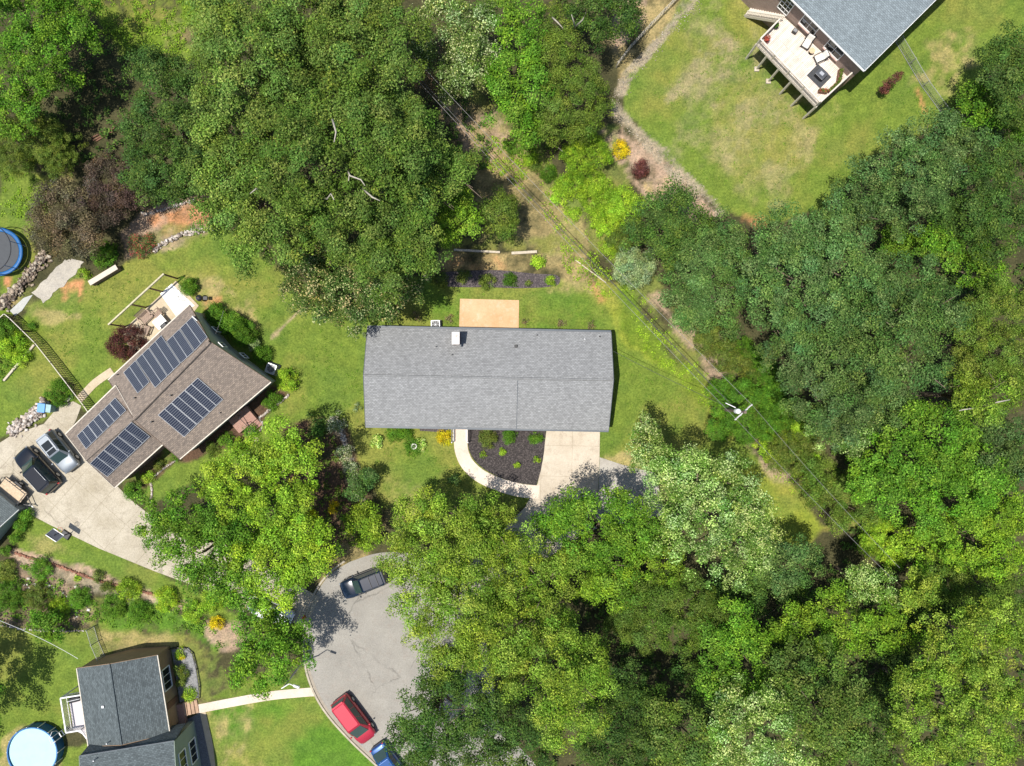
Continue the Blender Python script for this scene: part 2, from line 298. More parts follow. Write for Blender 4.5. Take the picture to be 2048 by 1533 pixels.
# ------------------------------------------------------------------ ground
FOREST = (.060, .058, .028); LAWN = (.126, .182, .030); LUSH = (.088, .182, .022); WEED = (.115, .18, .020)
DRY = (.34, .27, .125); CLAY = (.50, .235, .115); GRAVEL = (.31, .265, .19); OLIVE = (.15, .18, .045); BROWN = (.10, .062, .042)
YG = (.21, .25, .035); PINK = (.36, .26, .19)
REG = [  # (kind, points, width, colour, feather px, noise px, opacity, patchiness)
 ('p', [(0, 330), (70, 350), (120, 370), (60, 480), (90, 520), (0, 610)], 0, LAWN, 12, 12, 1, 0),
 ('p', [(100, -40), (480, -40), (470, 110), (330, 130), (210, 60)], 0, WEED, 25, 30, 1, .2),
 ('p', [(330, 40), (400, 60), (395, 130), (340, 110)], 0, DRY, 20, 20, .6, .5),
 ('p', [(80, 380), (170, 330), (140, 370), (110, 400)], 0, DRY, 8, 10, .7, .3),
 # neighbour lawn left
 ('p', [(60, 610), (180, 560), (300, 500), (445, 455), (560, 540), (700, 640), (740, 660), (735, 850), (640, 850), (520, 900), (300, 1010), (240, 960), (180, 830), (100, 790), (40, 690), (40, 640)], 0, LAWN, 6, 6, 1, 0),
 ('p', [(-60, 760), (60, 690), (160, 810), (60, 850), (-60, 900)], 0, LAWN, 6, 6, 1, 0),
 ('p', [(-60, 560), (70, 640), (100, 700), (20, 760), (-60, 800)], 0, WEED, 12, 10, 1, .1),
 ('p', [(20, 600), (150, 545), (220, 555), (130, 610), (60, 640)], 0, OLIVE, 10, 12, .9, .3),
 ('p', [(60, 610), (110, 620), (150, 635), (100, 650), (60, 640)], 0, DRY, 10, 12, .7, .3),
 ('p', [(120, 565), (165, 565), (160, 600), (125, 605)], 0, CLAY, 10, 8, 1, .2),
 ('p', [(0, 600), (25, 575), (40, 600), (20, 625)], 0, DRY, 8, 8, .8, .2), ('p', [(8, 555), (22, 555), (20, 575), (10, 572)], 0, CLAY, 5, 5, 1, 0),
 ('p', [(235, 460), (330, 400), (430, 385), (445, 450), (330, 500), (250, 520)], 0, PINK, 10, 12, 1, .25),
 ('p', [(300, 440), (360, 410), (430, 395), (440, 440), (330, 470)], 0, CLAY, 10, 12, .8, .3),
 ('p', [(330, 450), (390, 440), (400, 480), (300, 500), (260, 500)], 0, OLIVE, 10, 10, .7, .3),
 ('p', [(370, 555), (440, 575), (500, 600), (520, 660), (440, 640), (410, 610), (385, 580)], 0, DRY, 18, 20, .8, .35),
 ('p', [(400, 600), (440, 600), (440, 630), (410, 625)], 0, CLAY, 10, 10, .7, .2),
 ('l', [(545, 675), (575, 645), (600, 622)], 9, PINK, 4, 4, .8, .2),
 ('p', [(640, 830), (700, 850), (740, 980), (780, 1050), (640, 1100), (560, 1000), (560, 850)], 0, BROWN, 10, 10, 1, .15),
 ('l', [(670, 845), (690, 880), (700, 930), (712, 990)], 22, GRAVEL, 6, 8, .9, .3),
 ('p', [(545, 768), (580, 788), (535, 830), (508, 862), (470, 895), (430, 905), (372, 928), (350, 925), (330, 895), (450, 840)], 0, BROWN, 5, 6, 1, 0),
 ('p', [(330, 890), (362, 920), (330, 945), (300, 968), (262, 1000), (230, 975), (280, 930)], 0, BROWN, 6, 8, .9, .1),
 # main lawn
 ('p', [(730, 560), (860, 550), (1210, 565), (1245, 560), (1330, 700), (1440, 830), (1560, 960), (1660, 1060), (1560, 1090), (1300, 960), (1080, 1010), (900, 1030), (760, 1020), (705, 900), (690, 850), (700, 640)], 0, LAWN, 6, 8, 1, 0),
 ('p', [(1480, 920), (1560, 960), (1670, 1060), (1590, 1090), (1500, 1000)], 0, YG, 12, 12, .9, 0),
 ('p', [(860, 565), (1110, 580), (1190, 600), (1200, 655), (1050, 655), (840, 640)], 0, LUSH, 14, 14, .65, .1),
 ('l', [(1200, 560), (1260, 680), (1340, 740), (1420, 800), (1450, 870)], 26, YG, 10, 12, .9, .2),
 ('l', [(1250, 590), (1290, 680), (1370, 745), (1430, 820)], 50, WEED, 14, 16, .9, .25),
 ('p', [(870, 500), (1180, 505), (1215, 590), (1100, 580), (1110, 555), (1000, 540), (870, 545)], 0, DRY, 10, 14, .85, .4),
 ('p', [(900, 510), (1000, 510), (1010, 540), (900, 535)], 0, CLAY, 14, 16, .6, .5),
 ('l', [(1180, 560), (1205, 600)], 14, CLAY, 8, 8, .6, .3),
 ('p', [(740, 960), (900, 985), (960, 1000), (950, 1050), (780, 1050)], 0, DRY, 20, 20, .55, .3),
 ('p', [(1230, 915), (1300, 900), (1320, 930), (1260, 945), (1205, 915)], 0, DRY, 10, 12, .8, .3),
 # strip along the wires
 ('p', [(840, 130), (900, 170), (1000, 260), (1060, 360), (1160, 480), (1240, 560), (1340, 700), (1460, 820), (1700, 1060), (1780, 1060), (1600, 850), (1470, 700), (1330, 580), (1230, 450), (1130, 350), (1060, 260), (960, 190), (880, 130)], 0, OLIVE, 14, 16, 1, .1),
 ('p', [(880, 200), (960, 190), (1060, 290), (1100, 380), (1180, 470), (1190, 540), (1060, 500), (960, 480), (940, 350), (900, 260)], 0, DRY, 16, 24, .65, .4),
 ('p', [(890, 210), (990, 220), (1040, 300), (960, 330), (900, 280)], 0, PINK, 16, 20, .8, .3),
 ('p', [(860, 460), (1120, 470), (1190, 510), (1000, 505), (870, 500)], 0, OLIVE, 10, 14, .9, .2),
 ('l', [(1310, 600), (1390, 690), (1440, 750), (1500, 880), (1560, 950)], 30, PINK, 10, 14, .8, .35),
 ('p', [(1120, 290), (1240, 250), (1260, 420), (1150, 420)], 0, OLIVE, 10, 14, .8, .2),
 ('p', [(1200, 270), (1240, 240), (1440, 430), (1410, 440), (1300, 400), (1250, 340)], 0, PINK, 8, 12, 1, .15),
 ('p', [(1290, 370), (1330, 360), (1340, 390), (1300, 395)], 0, DRY, 8, 8, 1, .1),
 ('p', [(1200, 60), (1290, 0), (1420, -40), (1340, 80), (1240, 160), (1220, 110)], 0, DRY, 8, 14, .9, .25),
 ('p', [(1220, 20), (1290, -20), (1290, 30), (1230, 100)], 0, PINK, 12, 14, .8, .2),
 # upper right lawn
 ('p', [(1395, -40), (2200, -40), (2200, 100), (2040, 90), (1960, 160), (1890, 240), (1760, 310), (1680, 380), (1640, 420), (1560, 450), (1440, 425), (1250, 225), (1262, 150)], 0, LAWN, 5, 8, 1, 0),
 ('p', [(1430, 40), (1500, 60), (1500, 120), (1440, 180), (1330, 230), (1310, 200), (1370, 130)], 0, PINK, 30, 40, .5, .45),
 ('p', [(1470, 180), (1560, 200), (1620, 260), (1560, 330), (1500, 400), (1400, 330), (1430, 250)], 0, DRY, 30, 40, .38, .5),
 ('p', [(1390, 40), (1520, 60), (1600, 280), (1560, 400), (1400, 330), (1330, 220)], 0, PINK, 30, 50, .4, .6),
 ('p', [(1880, 80), (1960, 60), (1940, 140), (1900, 190), (1830, 160)], 0, DRY, 20, 26, .7, .4),
 ('l', [(1835, 180), (1850, 225)], 10, CLAY, 6, 6, .7, .2), ('l', [(1480, 430), (1520, 445)], 18, CLAY, 8, 8, .6, .2),
 ('p', [(1560, 260), (1620, 230), (1600, 330), (1540, 360)], 0, DRY, 24, 30, .5, .5),
 ('l', [(1500, 20), (1540, 60), (1600, 130), (1650, 220)], 60, DRY, 16, 20, .4, .4),
 ('l', [(1400, -30), (1330, 70), (1262, 140), (1240, 180)], 17, GRAVEL, 5, 8, 1, .1),
 ('l', [(1225, 215), (1290, 280), (1350, 340), (1400, 380), (1440, 425)], 20, GRAVEL, 5, 8, 1, .1),
 # lower left
 ('p', [(40, 1020), (110, 1050), (320, 1145), (480, 1230), (480, 1260), (300, 1195), (200, 1145), (40, 1110), (20, 1060)], 0, LAWN, 5, 6, 1, 0),
 ('p', [(40, 1060), (90, 1070), (150, 1110), (60, 1110)], 0, DRY, 12, 14, .5, .3),
 ('l', [(30, 1108), (120, 1135), (230, 1165), (300, 1190), (390, 1220)], 24, PINK, 5, 8, 1, .2),
 ('l', [(40, 1125), (150, 1160), (230, 1185), (300, 1210)], 26, GRAVEL, 8, 12, .8, .4),
 ('p', [(170, 1200), (240, 1190), (400, 1240), (480, 1270), (430, 1310), (390, 1275), (250, 1265), (175, 1265)], 0, LUSH, 8, 10, 1, .1),
 ('p', [(185, 1265), (260, 1262), (390, 1278), (440, 1310), (470, 1400), (370, 1420), (340, 1290), (200, 1320)], 0, OLIVE, 6, 8, 1, .1),
 ('p', [(190, 1268), (330, 1268), (350, 1290), (200, 1315)], 0, DRY, 12, 12, .7, .3),
 ('p', [(-60, 1120), (60, 1120), (180, 1180), (180, 1260), (-60, 1260)], 0, PINK, 12, 16, .55, .5),
 ('p', [(-60, 1250), (190, 1262), (200, 1330), (120, 1500), (180, 1480), (180, 1600), (-60, 1600)], 0, LAWN, 8, 8, 1, 0),
 ('p', [(0, 1480), (30, 1450), (90, 1450), (130, 1490), (120, 1600), (-20, 1600)], 0, DRY, 8, 8, .7, .1),
 ('p', [(405, 1240), (490, 1240), (500, 1280), (450, 1310), (420, 1290)], 0, PINK, 6, 8, .9, .2),
 ('p', [(400, 1410), (645, 1390), (690, 1450), (760, 1530), (800, 1600), (420, 1600)], 0, LUSH, 5, 5, 1, 0),
 ('p', [(405, 1415), (500, 1405), (490, 1470), (520, 1560), (430, 1600)], 0, DRY, 20, 26, .75, .35),
 ('p', [(410, 1400), (560, 1330), (630, 1330), (640, 1385), (520, 1390)], 0, LAWN, 6, 8, 1, .1),
 ('p', [(670, 1080), (740, 1100), (760, 1140), (700, 1130), (640, 1180), (640, 1150)], 0, DRY, 8, 8, .7, .1),
]
def build_ground():
    st = .28; xs = np.arange(-78, 78 + st, st); ys = np.arange(-60, 60 + st, st)
    X, Y = np.meshgrid(xs, ys); X = X.ravel(); Y = Y.ravel(); n0 = len(X)
    px = X * F / CH + 1024; py = 766.5 - Y * F / CH
    C = np.zeros((n0, 3)); C[:] = FOREST
    big = fbm(X * .12, Y * .12, 11); med = fbm(X * .5, Y * .5, 23); sml = fbm(X * 1.6, Y * 1.6, 37)
    nx = fbm(X * .45, Y * .45, 51, 5) - .5
    C *= (.7 + .7 * med)[:, None]
    for i, (kd, pts, wd, c, fe, na, op, pa) in enumerate(REG):
        d = sdf_poly(px, py, pts) if kd == 'p' else sdf_line(px, py, pts, wd)
        d = d + nx * na * 3.2
        a = np.clip(.5 - d / fe, 0, 1); a = a * a * (3 - 2 * a) * op
        if pa:
            q = .62 * fbm(X * .5 + i * 3.7, Y * .5, 90 + i, 4) + .38 * fbm(X * 2.4 + i, Y * 2.4, 190 + i, 3); a = a * np.clip((q - .5) * 6 * (1 - pa) + 1 - pa * .9, 0, 1)
        c = np.array(c)
        C = C * (1 - a[:, None]) + a[:, None] * c * (.78 + .44 * sml)[:, None]
    # natural yellowing and thin patches of the grass itself
    g = (C[:, 1] > C[:, 0] * 1.02) & (C[:, 1] > .09)
    yel = np.clip((fbm(X * .22 + 9, Y * .22, 71) - .47) * 5, 0, 1) * g
    C = C * (1 - .45 * yel[:, None]) + .45 * yel[:, None] * np.array((.25, .22, .06))
    dk = np.clip((fbm(X * .35 + 29, Y * .35, 73) - .52) * 6, 0, 1) * g
    C = C * (1 - .4 * dk[:, None]) + .4 * dk[:, None] * np.array((.09, .16, .03))
    ed = np.clip((np.maximum(np.abs(X) - 62, (np.abs(Y) - 48)) ) / 10, 0, 1)[:, None]; C = C * (1 - ed) + ed * np.array((.06, .08, .03))
    nxn, nyn = len(xs), len(ys)
    idx = np.arange(n0).reshape(nyn, nxn)
    q = np.stack([idx[:-1, :-1], idx[:-1, 1:], idx[1:, 1:], idx[1:, :-1]], -1).reshape(-1, 4)
    Z = (fbm(X * .8, Y * .8, 5) - .5) * .015 - .012
    V = np.stack([X, Y, Z], 1)
    # one sheet out to the horizon
    B = 1500.0; x0, x1, y0, y1 = xs[0], xs[-1], ys[0], ys[-1]
    extra = []; eq = []
    def ring(vals, fn, outer):
        nonlocal extra, eq
        base = n0 + len(extra); extra += [outer(v) for v in vals]
        for j in range(len(vals) - 1): eq.append((fn(j), base + j, base + j + 1, fn(j + 1)))
        return base
    sel = list(range(0, nxn, 1))
    ring(sel, lambda j: idx[0, sel[j]], lambda v: (xs[v] * B / 78, -B, 0))
    ring(sel, lambda j: idx[-1, sel[j]], lambda v: (xs[v] * B / 78, B, 0))
    sel2 = list(range(nyn))
    ring(sel2, lambda j: idx[sel2[j], 0], lambda v: (-B * xs[-1] / 78, ys[v] * B / ys[-1], 0))
    ring(sel2, lambda j: idx[sel2[j], -1], lambda v: (B * xs[-1] / 78, ys[v] * B / ys[-1], 0))
    V = np.vstack([V, np.array(extra)]); q = np.vstack([q, np.array(eq)])
    C = np.vstack([C, np.tile(np.array((.06, .08, .03)), (len(extra), 1))])
    return quads_mesh("ground", V, q, C, GROUND)
def quads_mesh(name, V, q, C, mat, parent=None, origin=(0, 0, 0)):
    me = bpy.data.meshes.new(name)
    me.vertices.add(len(V)); me.vertices.foreach_set("co", (V - np.array(origin)).astype(np.float32).ravel())
    me.loops.add(q.size); me.loops.foreach_set("vertex_index", q.astype(np.int32).ravel())
    k = q.shape[1]
    me.polygons.add(len(q)); me.polygons.foreach_set("loop_start", (np.arange(len(q)) * k).astype(np.int32))
    try: me.polygons.foreach_set("loop_total", np.full(len(q), k, np.int32))
    except Exception: pass
    me.update(calc_edges=True)
    a = me.color_attributes.new("Col", 'FLOAT_COLOR', 'POINT')
    a.data.foreach_set("color", np.hstack([C, np.ones((len(C), 1))]).astype(np.float32).ravel())
    me.materials.append(mat)
    o = bpy.data.objects.new(name, me); col.objects.link(o)
    if parent is not None: o.parent = parent
    else: o.location = origin
    ORG[o.name] = Vector(origin)
    return o
g = build_ground(); struct(g); up = g.data.polygons[10].normal.z
if up < 0: g.data.flip_normals()

def smooth_line(pts, n=6):
    out = []; pts = [Vector((*p, 0)) if len(p) == 2 else Vector(p) for p in pts]
    for i in range(len(pts) - 1):
        a = pts[max(i - 1, 0)]; b = pts[i]; c = pts[i + 1]; d = pts[min(i + 2, len(pts) - 1)]
        for j in range(n):
            t = j / n
            out.append(.5 * ((2 * b) + (c - a) * t + (2 * a - 5 * b + 4 * c - d) * t * t + (3 * b - a - 3 * c + d) * t ** 3))
    out.append(pts[-1]); return out
def sheet(name, pts, mat, z=.03, label=None, jitter=0, th=.1, kind=True):
    poly = [P(*p) for p in pts]
    if jitter:
        q = []
        for a, b in zip(poly, poly[1:] + poly[:1]):
            n = max(1, int((b - a).length / .35)); q += [a.lerp(b, i / n) + Vector((random.uniform(-1, 1), random.uniform(-1, 1), 0)) * jitter for i in range(n)]
        poly = q
    o = MB().prism([(p.x, p.y) for p in poly], z - th, z).build(name, mat, origin=(0, 0, 0))
    if kind: struct(o)
    return o
def strip(name, pts, wd, mat, z=.03, z0=-.1, kind=True, bevel=0):
    c = [P(p.x, p.y) for p in smooth_line(pts)]
    L = []; Rr = []
    for i, p in enumerate(c):
        d = (c[min(i + 1, len(c) - 1)] - c[max(i - 1, 0)]).normalized(); s = Vector((-d.y, d.x, 0)) * wd / 2
        L.append(p + s); Rr.append(p - s)
    m = MB(); n = len(c)
    vs = [Vector((v.x, v.y, z)) for v in L + Rr] + [Vector((v.x, v.y, z0)) for v in L + Rr]
    fs = []
    for i in range(n - 1):
        fs += [(i, n + i, n + i + 1, i + 1), (2 * n + i, 2 * n + i + 1, i + 1, i)[::1], (n + i, 3 * n + i, 3 * n + i + 1, n + i + 1)]
    fs += [(0, 2 * n, 3 * n, n), (n - 1, 2 * n - 1, 4 * n - 1, 3 * n - 1)]
    m.add(vs, fs); o = m.build(name, mat, origin=(0, 0, 0), bevel=bevel)
    if kind: struct(o)
    return o

# ------------------------------------------------------------------ paving
CONC = concrete("concrete", (.43, .365, .28), (.55, .48, .385), (.31, .25, .185), joint=(3.0, .02))
CONC2 = concrete("old_concrete", (.34, .295, .215), (.46, .41, .32), (.27, .23, .175), speck=.2, joint=(3.2, .72), cracks=.12)
CONCG = concrete("grey_concrete", (.33, .30, .26), (.42, .39, .34), (.28, .25, .21))
ROAD = concrete("asphalt", (.25, .235, .207), (.31, .292, .257), (.27, .235, .20), speck=.16, cracks=.14)
PATIO = concrete("patio_concrete", (.52, .31, .155), (.60, .42, .25), (.62, .52, .38), speck=.1)
WALK = concrete("walk_concrete", (.56, .46, .37), (.70, .60, .50), (.48, .40, .32))
MULCH = M("mulch", (.045, .038, .037), .95, var=.6, scale=9, c2=(.15, .125, .115), bump=1)
MULCH2 = M("mulch_grey", (.075, .062, .065), .95, var=.6, scale=9, c2=(.2, .165, .15), bump=.8)
SLAB = M("white_slab", (.82, .8, .75), .7, var=.05)
TAN = concrete("tan_patio", (.42, .34, .22), (.54, .45, .32), (.36, .28, .18))

sheet("driveway", [(1094, 852), (1200, 852), (1199, 914), (1196, 980), (1180, 1060), (1000, 1180), (880, 1240), (840, 1160), (1000, 1065), (1050, 1015), (1075, 968), (1086, 920), (1090, 885)], CONC)
sheet("driveway_spur", [(1199.5, 915), (1245, 930), (1310, 946), (1330, 1030), (1182, 1060), (1197, 980)], CONCG, .024)
rd = [(P(770, 1290) + Vector((math.cos(t) * 8.3, math.sin(t) * 8.3, 0))) for t in np.linspace(math.radians(-62), math.radians(237), 60)]
low = [P(700, 1475), P(745, 1520), P(800, 1570), P(1050, 1650), P(1080, 1560), P(980, 1440)]
road_pts = [(700, 1124), (665, 1145), (640, 1175), (622, 1212), (612, 1255), (610, 1300), (617, 1345), (634, 1390), (660, 1430), (700, 1475), (750, 1523), (810, 1580), (1060, 1680), (1090, 1560), (1000, 1450), (985, 1350), (960, 1240), (900, 1150), (830, 1110), (760, 1106)]
rp = [(p.x, p.y) for p in smooth_line(road_pts + [road_pts[0]], 4)][:-1]
sheet("road", rp, ROAD, .02)
kp = [(690, 1122), (662, 1143), (637, 1173), (619, 1211), (609, 1254), (607, 1300), (614, 1346), (631, 1391), (657, 1432), (697, 1477), (747, 1525), (810, 1583)]
strip("kerb", kp, .18, M("kerb_concrete", (.40, .35, .27), .9, var=.2), .12)
strip("gutter_pan", [(p[0] + 5 * math.cos(.5), p[1] - 1) for p in kp[4:]], .34, M("gutter_stain", (.31, .27, .215), .9, var=.15), .026)
strip("front_walk", [(921, 852), (921, 880), (924, 905), (936, 930), (962, 953), (1000, 970), (1040, 981), (1078, 985)], 1.3, WALK, .034)
sheet("mulch_bed", [(p.x, p.y) for p in smooth_line([(934, 852), (935, 880), (938, 900), (948, 920), (970, 940), (1000, 955), (1035, 966), (1073, 971)], 3)] + [(1082, 940), (1088, 905), (1093, 852)], MULCH, .05)
sheet("back_mulch_bed", [(p.x, p.y) for p in smooth_line([(868, 562), (885, 546), (940, 542), (1000, 541), (1070, 548), (1110, 550), (1120, 560), (1108, 573), (1040, 577), (980, 575), (900, 574), (868, 562)], 3)][:-1], MULCH2, .04)
sheet("side_mulch_bed", [(838, 850), (840, 862), (870, 864), (905, 866), (905, 850)], MULCH2, .04)
sheet("back_patio", [(920, 598), (1038, 601), (1037, 700), (917, 700)], PATIO, .06)
sheet("neighbour_driveway", [(-60, 900), (0, 886), (22, 872), (88, 848), (118, 812), (147, 803), (163, 812), (152, 842), (135, 872), (180, 915), (240, 978), (262, 1000), (300, 1030), (450, 1090), (640, 1195), (612, 1255), (450, 1195), (310, 1143), (200, 1098), (100, 1050), (48, 1022), (-60, 990)], CONC2)
strip("side_path", [(158, 800), (172, 785), (192, 765), (225, 742)], .75, TAN, .032)
strip("lower_walk", [(628, 1384), (600, 1386), (540, 1392), (470, 1404), (392, 1419)], .85, WALK, .03)
strip("foundation_walk", [(404, 1424), (412, 1460), (420, 1500), (428, 1580)], .7, TAN, .026)
strip("porch_walk", [(512, 872), (500, 888), (487, 915)], .9, TAN, .03)
sheet("tan_patio", [(243, 664), (322, 590), (352, 562), (398, 612), (372, 645), (330, 690), (275, 730)], TAN, .05)
sheet("white_slab", [(321, 588), (344, 568), (390, 612), (352, 632)], SLAB, .075)
sheet("flagstone_path", [(64, 584), (96, 556), (128, 518), (168, 522), (152, 548), (86, 607)], concrete("flagstone", (.34, .31, .26), (.45, .41, .34), (.3, .28, .25), speck=.2, cracks=.9), .03, jitter=.13)
sheet("stepping_slab", [(20, 622), (48, 596), (66, 590), (44, 622), (30, 632)], concrete("slate", (.36, .36, .34), (.45, .45, .42), (.33, .33, .3)), .03)
sheet("gravel_bed", [(343, 1300), (378, 1295), (392, 1330), (398, 1395), (360, 1405), (352, 1350)], M("white_gravel", (.22, .22, .22), .9, var=.7, scale=14), .03)
sheet("dark_gravel", [(372, 1440), (400, 1426), (424, 1540), (380, 1580)], M("dark_gravel", (.14, .14, .15), .9, var=.6, scale=14), .03)

# ------------------------------------------------------------------ foliage
def unit(n):
    v = rng.normal(size=(n, 3)); return v / np.linalg.norm(v, axis=1)[:, None]
def leaves(name, pos, nrm, size, colr, parent, origin, asp=.62):
    n = len(pos); t = np.cross(nrm, unit(n)); t /= np.linalg.norm(t, axis=1)[:, None] + 1e-9; b = np.cross(nrm, t)
    s = size[:, None]; fold = nrm * s * .12
    V = np.empty((n, 4, 3)); V[:, 0] = pos + t * s; V[:, 1] = pos + b * s * asp + fold; V[:, 2] = pos - t * s; V[:, 3] = pos - b * s * asp + fold
    q = np.arange(4 * n).reshape(n, 4)
    return quads_mesh(name, V.reshape(-1, 3), q, np.repeat(colr, 4, 0), LEAF, parent, origin)
#  style: clump radius, leaf half-length, leaves per m2 of clump, colour, second colour, share of second, clumps per m2, roughness of outline
ST = {
 'oak':    (.60, .100, 165, (.085, .140, .030), (.175, .225, .060), .30, 1.0, .30),
 'bluish': (.55, .090, 175, (.068, .130, .040), (.145, .215, .080), .30, 1.1, .26),
 'bright': (.52, .100, 160, (.080, .175, .018), (.170, .290, .036), .32, 1.0, .32),
 'lime':   (.50, .095, 165, (.125, .220, .020), (.240, .350, .040), .35, 1.1, .32),
 'yellow': (.52, .085, 185, (.108, .180, .020), (.255, .335, .058), .40, 1.1, .32),
 'silver': (.48, .085, 180, (.115, .205, .040), (.400, .490, .220), .33, 1.1, .34),
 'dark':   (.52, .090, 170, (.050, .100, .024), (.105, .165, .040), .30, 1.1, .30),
 'fine':   (.42, .068, 250, (.085, .140, .022), (.160, .215, .048), .30, 1.5, .26),
 'magnolia': (.5, .10, 150, (.060, .100, .026), (.330, .300, .160), .20, 1.2, .32),
 'cream':  (.55, .09, 160, (.09, .135, .035), (.36, .38, .22), .25, 1.1, .36),
 'plum':   (.52, .085, 180, (.095, .075, .055), (.180, .150, .105), .35, 1.1, .32),
 'maroon': (.28, .055, 330, (.085, .030, .034), (.150, .055, .055), .35, 3.0, .18),
 'darkplum': (.45, .075, 210, (.070, .045, .045), (.125, .085, .080), .35, 1.4, .3),
 'juniper': (.30, .055, 330, (.140, .190, .110), (.330, .390, .260), .35, 2.6, .22),
 'shrub':  (.26, .050, 360, (.065, .150, .016), (.125, .245, .028), .35, 3.2, .16),
 'oliveshrub': (.26, .050, 360, (.085, .125, .024), (.165, .200, .050), .35, 3.2, .18),
 'goldshrub': (.26, .050, 360, (.480, .380, .012), (.720, .580, .026), .35, 3.2, .16),
 'limeshrub': (.28, .055, 320, (.165, .280, .020), (.320, .450, .050), .4, 2.9, .2),
 'hosta':  (.22, .080, 200, (.250, .360, .070), (.560, .620, .260), .4, 3.4, .12),
 'whiteflower': (.30, .05, 300, (.10, .16, .05), (.55, .56, .48), .4, 2.6, .25),
 'redflower': (.30, .05, 300, (.10, .14, .05), (.42, .06, .09), .3, 2.6, .2),
 'bare':   (.35, .05, 140, (.16, .12, .09), (.24, .16, .13), .4, 2.0, .3),
}
def crown(name, lobes, style, parent, origin, dens=1.0, zs=.78, low=-.35):
    rc0, ls, ld_, c1, c2, sh, cn, rgh = ST[style]
    L = np.array(lobes); PP = []; NN = []; CC = []; SS = []
    hue = (1 + (rng.random(3) - .5) * .08) * np.array((1.06, 1.15, .80)) * (1 + .10 * rng.normal())
    for li, (lx, ly, lz, Rl) in enumerate(L):
        rcs = min(rc0 * 1.12, Rl * .45)
        ncl = max(14, int(cn * (6.0 if zs < .8 else 7.5) * Rl * Rl / (rcs / .5) ** 1.2 * (rcs / rc0)))
        d = unit(ncl * 2); d = d[d[:, 2] > low][:ncl]; n = len(d)
        bump = rng.normal(size=n) * rgh * .45
        inner = rng.random(n) < .18
        rr = Rl * np.where(inner, .35 + .3 * rng.random(n), .86 + bump * 1.15)
        # limbs group the clumps: where no limb reaches, the crown stays open
        ga = rng.normal(size=3) * 5; sc = 2.4 / max(.8, min(Rl, 2.6))
        wv = np.sin(d[:, 0] * Rl * sc * 1.9 + ga[0]) + np.sin(d[:, 1] * Rl * sc * 2.1 + ga[1]) + .8 * np.sin((d[:, 0] + d[:, 1]) * Rl * sc * 1.3 + ga[2])
        rr = np.where(inner, rr, rr - Rl * (.27 if zs < .8 else .05) * np.clip(-wv, 0, 1.6))
        c = np.stack([lx + d[:, 0] * rr, ly + d[:, 1] * rr, lz + d[:, 2] * rr * zs], 1)
        keep = np.ones(n, bool)
        for j, (ox, oy, oz, Ro) in enumerate(L):
            if j == li: continue
            e = c - np.array((ox, oy, oz)); e[:, 2] /= zs
            keep &= np.linalg.norm(e, axis=1) > Ro * (.66 if zs < .8 else .5)
        keep &= c[:, 2] > .12
        c = c[keep]; d = d[keep]; n = len(c)
        if not n: continue
        rc = rcs * (.6 + .75 * rng.random(n)); cnt = np.maximum(4, (ld_ * dens * rc * rc * 2.6).astype(int))
        ci = np.repeat(np.arange(n), cnt); m = len(ci)
        u = unit(m); u[:, 2] = np.where(u[:, 2] < -.25, -u[:, 2] * .6, u[:, 2])
        rad = (.35 + .65 * rng.random(m) ** .5) * (1 + .25 * rng.normal(size=m) * rgh * 2)
        p = c[ci] + u * (rc[ci] * rad)[:, None] * np.array((1.12, 1.12, .72))
        nn = u * .8 + d[ci] * .2 + np.array((0, 0, .42)) + unit(m) * .6
        nn /= np.linalg.norm(nn, axis=1)[:, None]
        ct = np.clip(.5 + .5 * rng.normal(size=n), 0, 1.3)
        isb = rng.random(m) < sh * (.35 + 1.3 * ct[ci])
        cc = np.where(isb[:, None], np.array(c2), np.array(c1))
        cc = cc * ((.8 + .4 * rng.random(n))[ci] * (.6 + .8 * rng.random(m)))[:, None] * hue
        cc[:, 0] *= (.86 + .34 * rng.random(n))[ci]; cc[:, 2] *= (.8 + .5 * rng.random(n))[ci]
        side = .5 + .5 * np.sin(c[:, 0] * .9 + ga[0]) * np.cos(c[:, 1] * .8 + ga[1]); cc *= (.88 + .24 * side)[ci][:, None]
        PP.append(p); NN.append(nn); CC.append(cc); SS.append(ls * .86 * (.6 + .8 * rng.random(m)))
    PP = np.vstack(PP); NN = np.vstack(NN); CC = np.vstack(CC); SS = np.concatenate(SS)
    PP[:, 2] = np.maximum(PP[:, 2], .05)
    global NLEAF; NLEAF += len(PP)
    return leaves(name, PP, NN, SS, CC, parent, origin)
NLEAF = 0
def woody(base, tips, r0, mat, parent, name="trunk", fork=.45):
    m = MB(); base = Vector(base); top = sum((Vector(t) for t in tips), Vector()) / len(tips)
    fz = top.z * fork; fk = Vector((base.x * .6 + top.x * .4, base.y * .6 + top.y * .4, fz))
    mid = base.lerp(fk, .5) + Vector((random.uniform(-.1, .1), random.uniform(-.1, .1), 0))
    m.tube([base - Vector((0, 0, .15)), base + Vector((0, 0, .2)), mid, fk], [r0 * 1.5, r0 * 1.1, r0 * .9, r0 * .75], 9)
    for t in tips:
        t = Vector(t); q = fk.lerp(t, .5) + Vector((random.uniform(-.25, .25), random.uniform(-.25, .25), .1 * (t - fk).length))
        m.tube([fk - Vector((0, 0, .1)), q, t], [r0 * .55, r0 * .32, r0 * .1], 6)
        for _ in range(3):
            s = fk.lerp(t, random.uniform(.5, .9)); e = s + Vector((random.uniform(-1, 1), random.uniform(-1, 1), random.uniform(.2, 1))) * (t - fk).length * .3
            m.tube([s, e], [r0 * .2, r0 * .05], 5)
    return m.build(name, mat, parent, smooth=True)
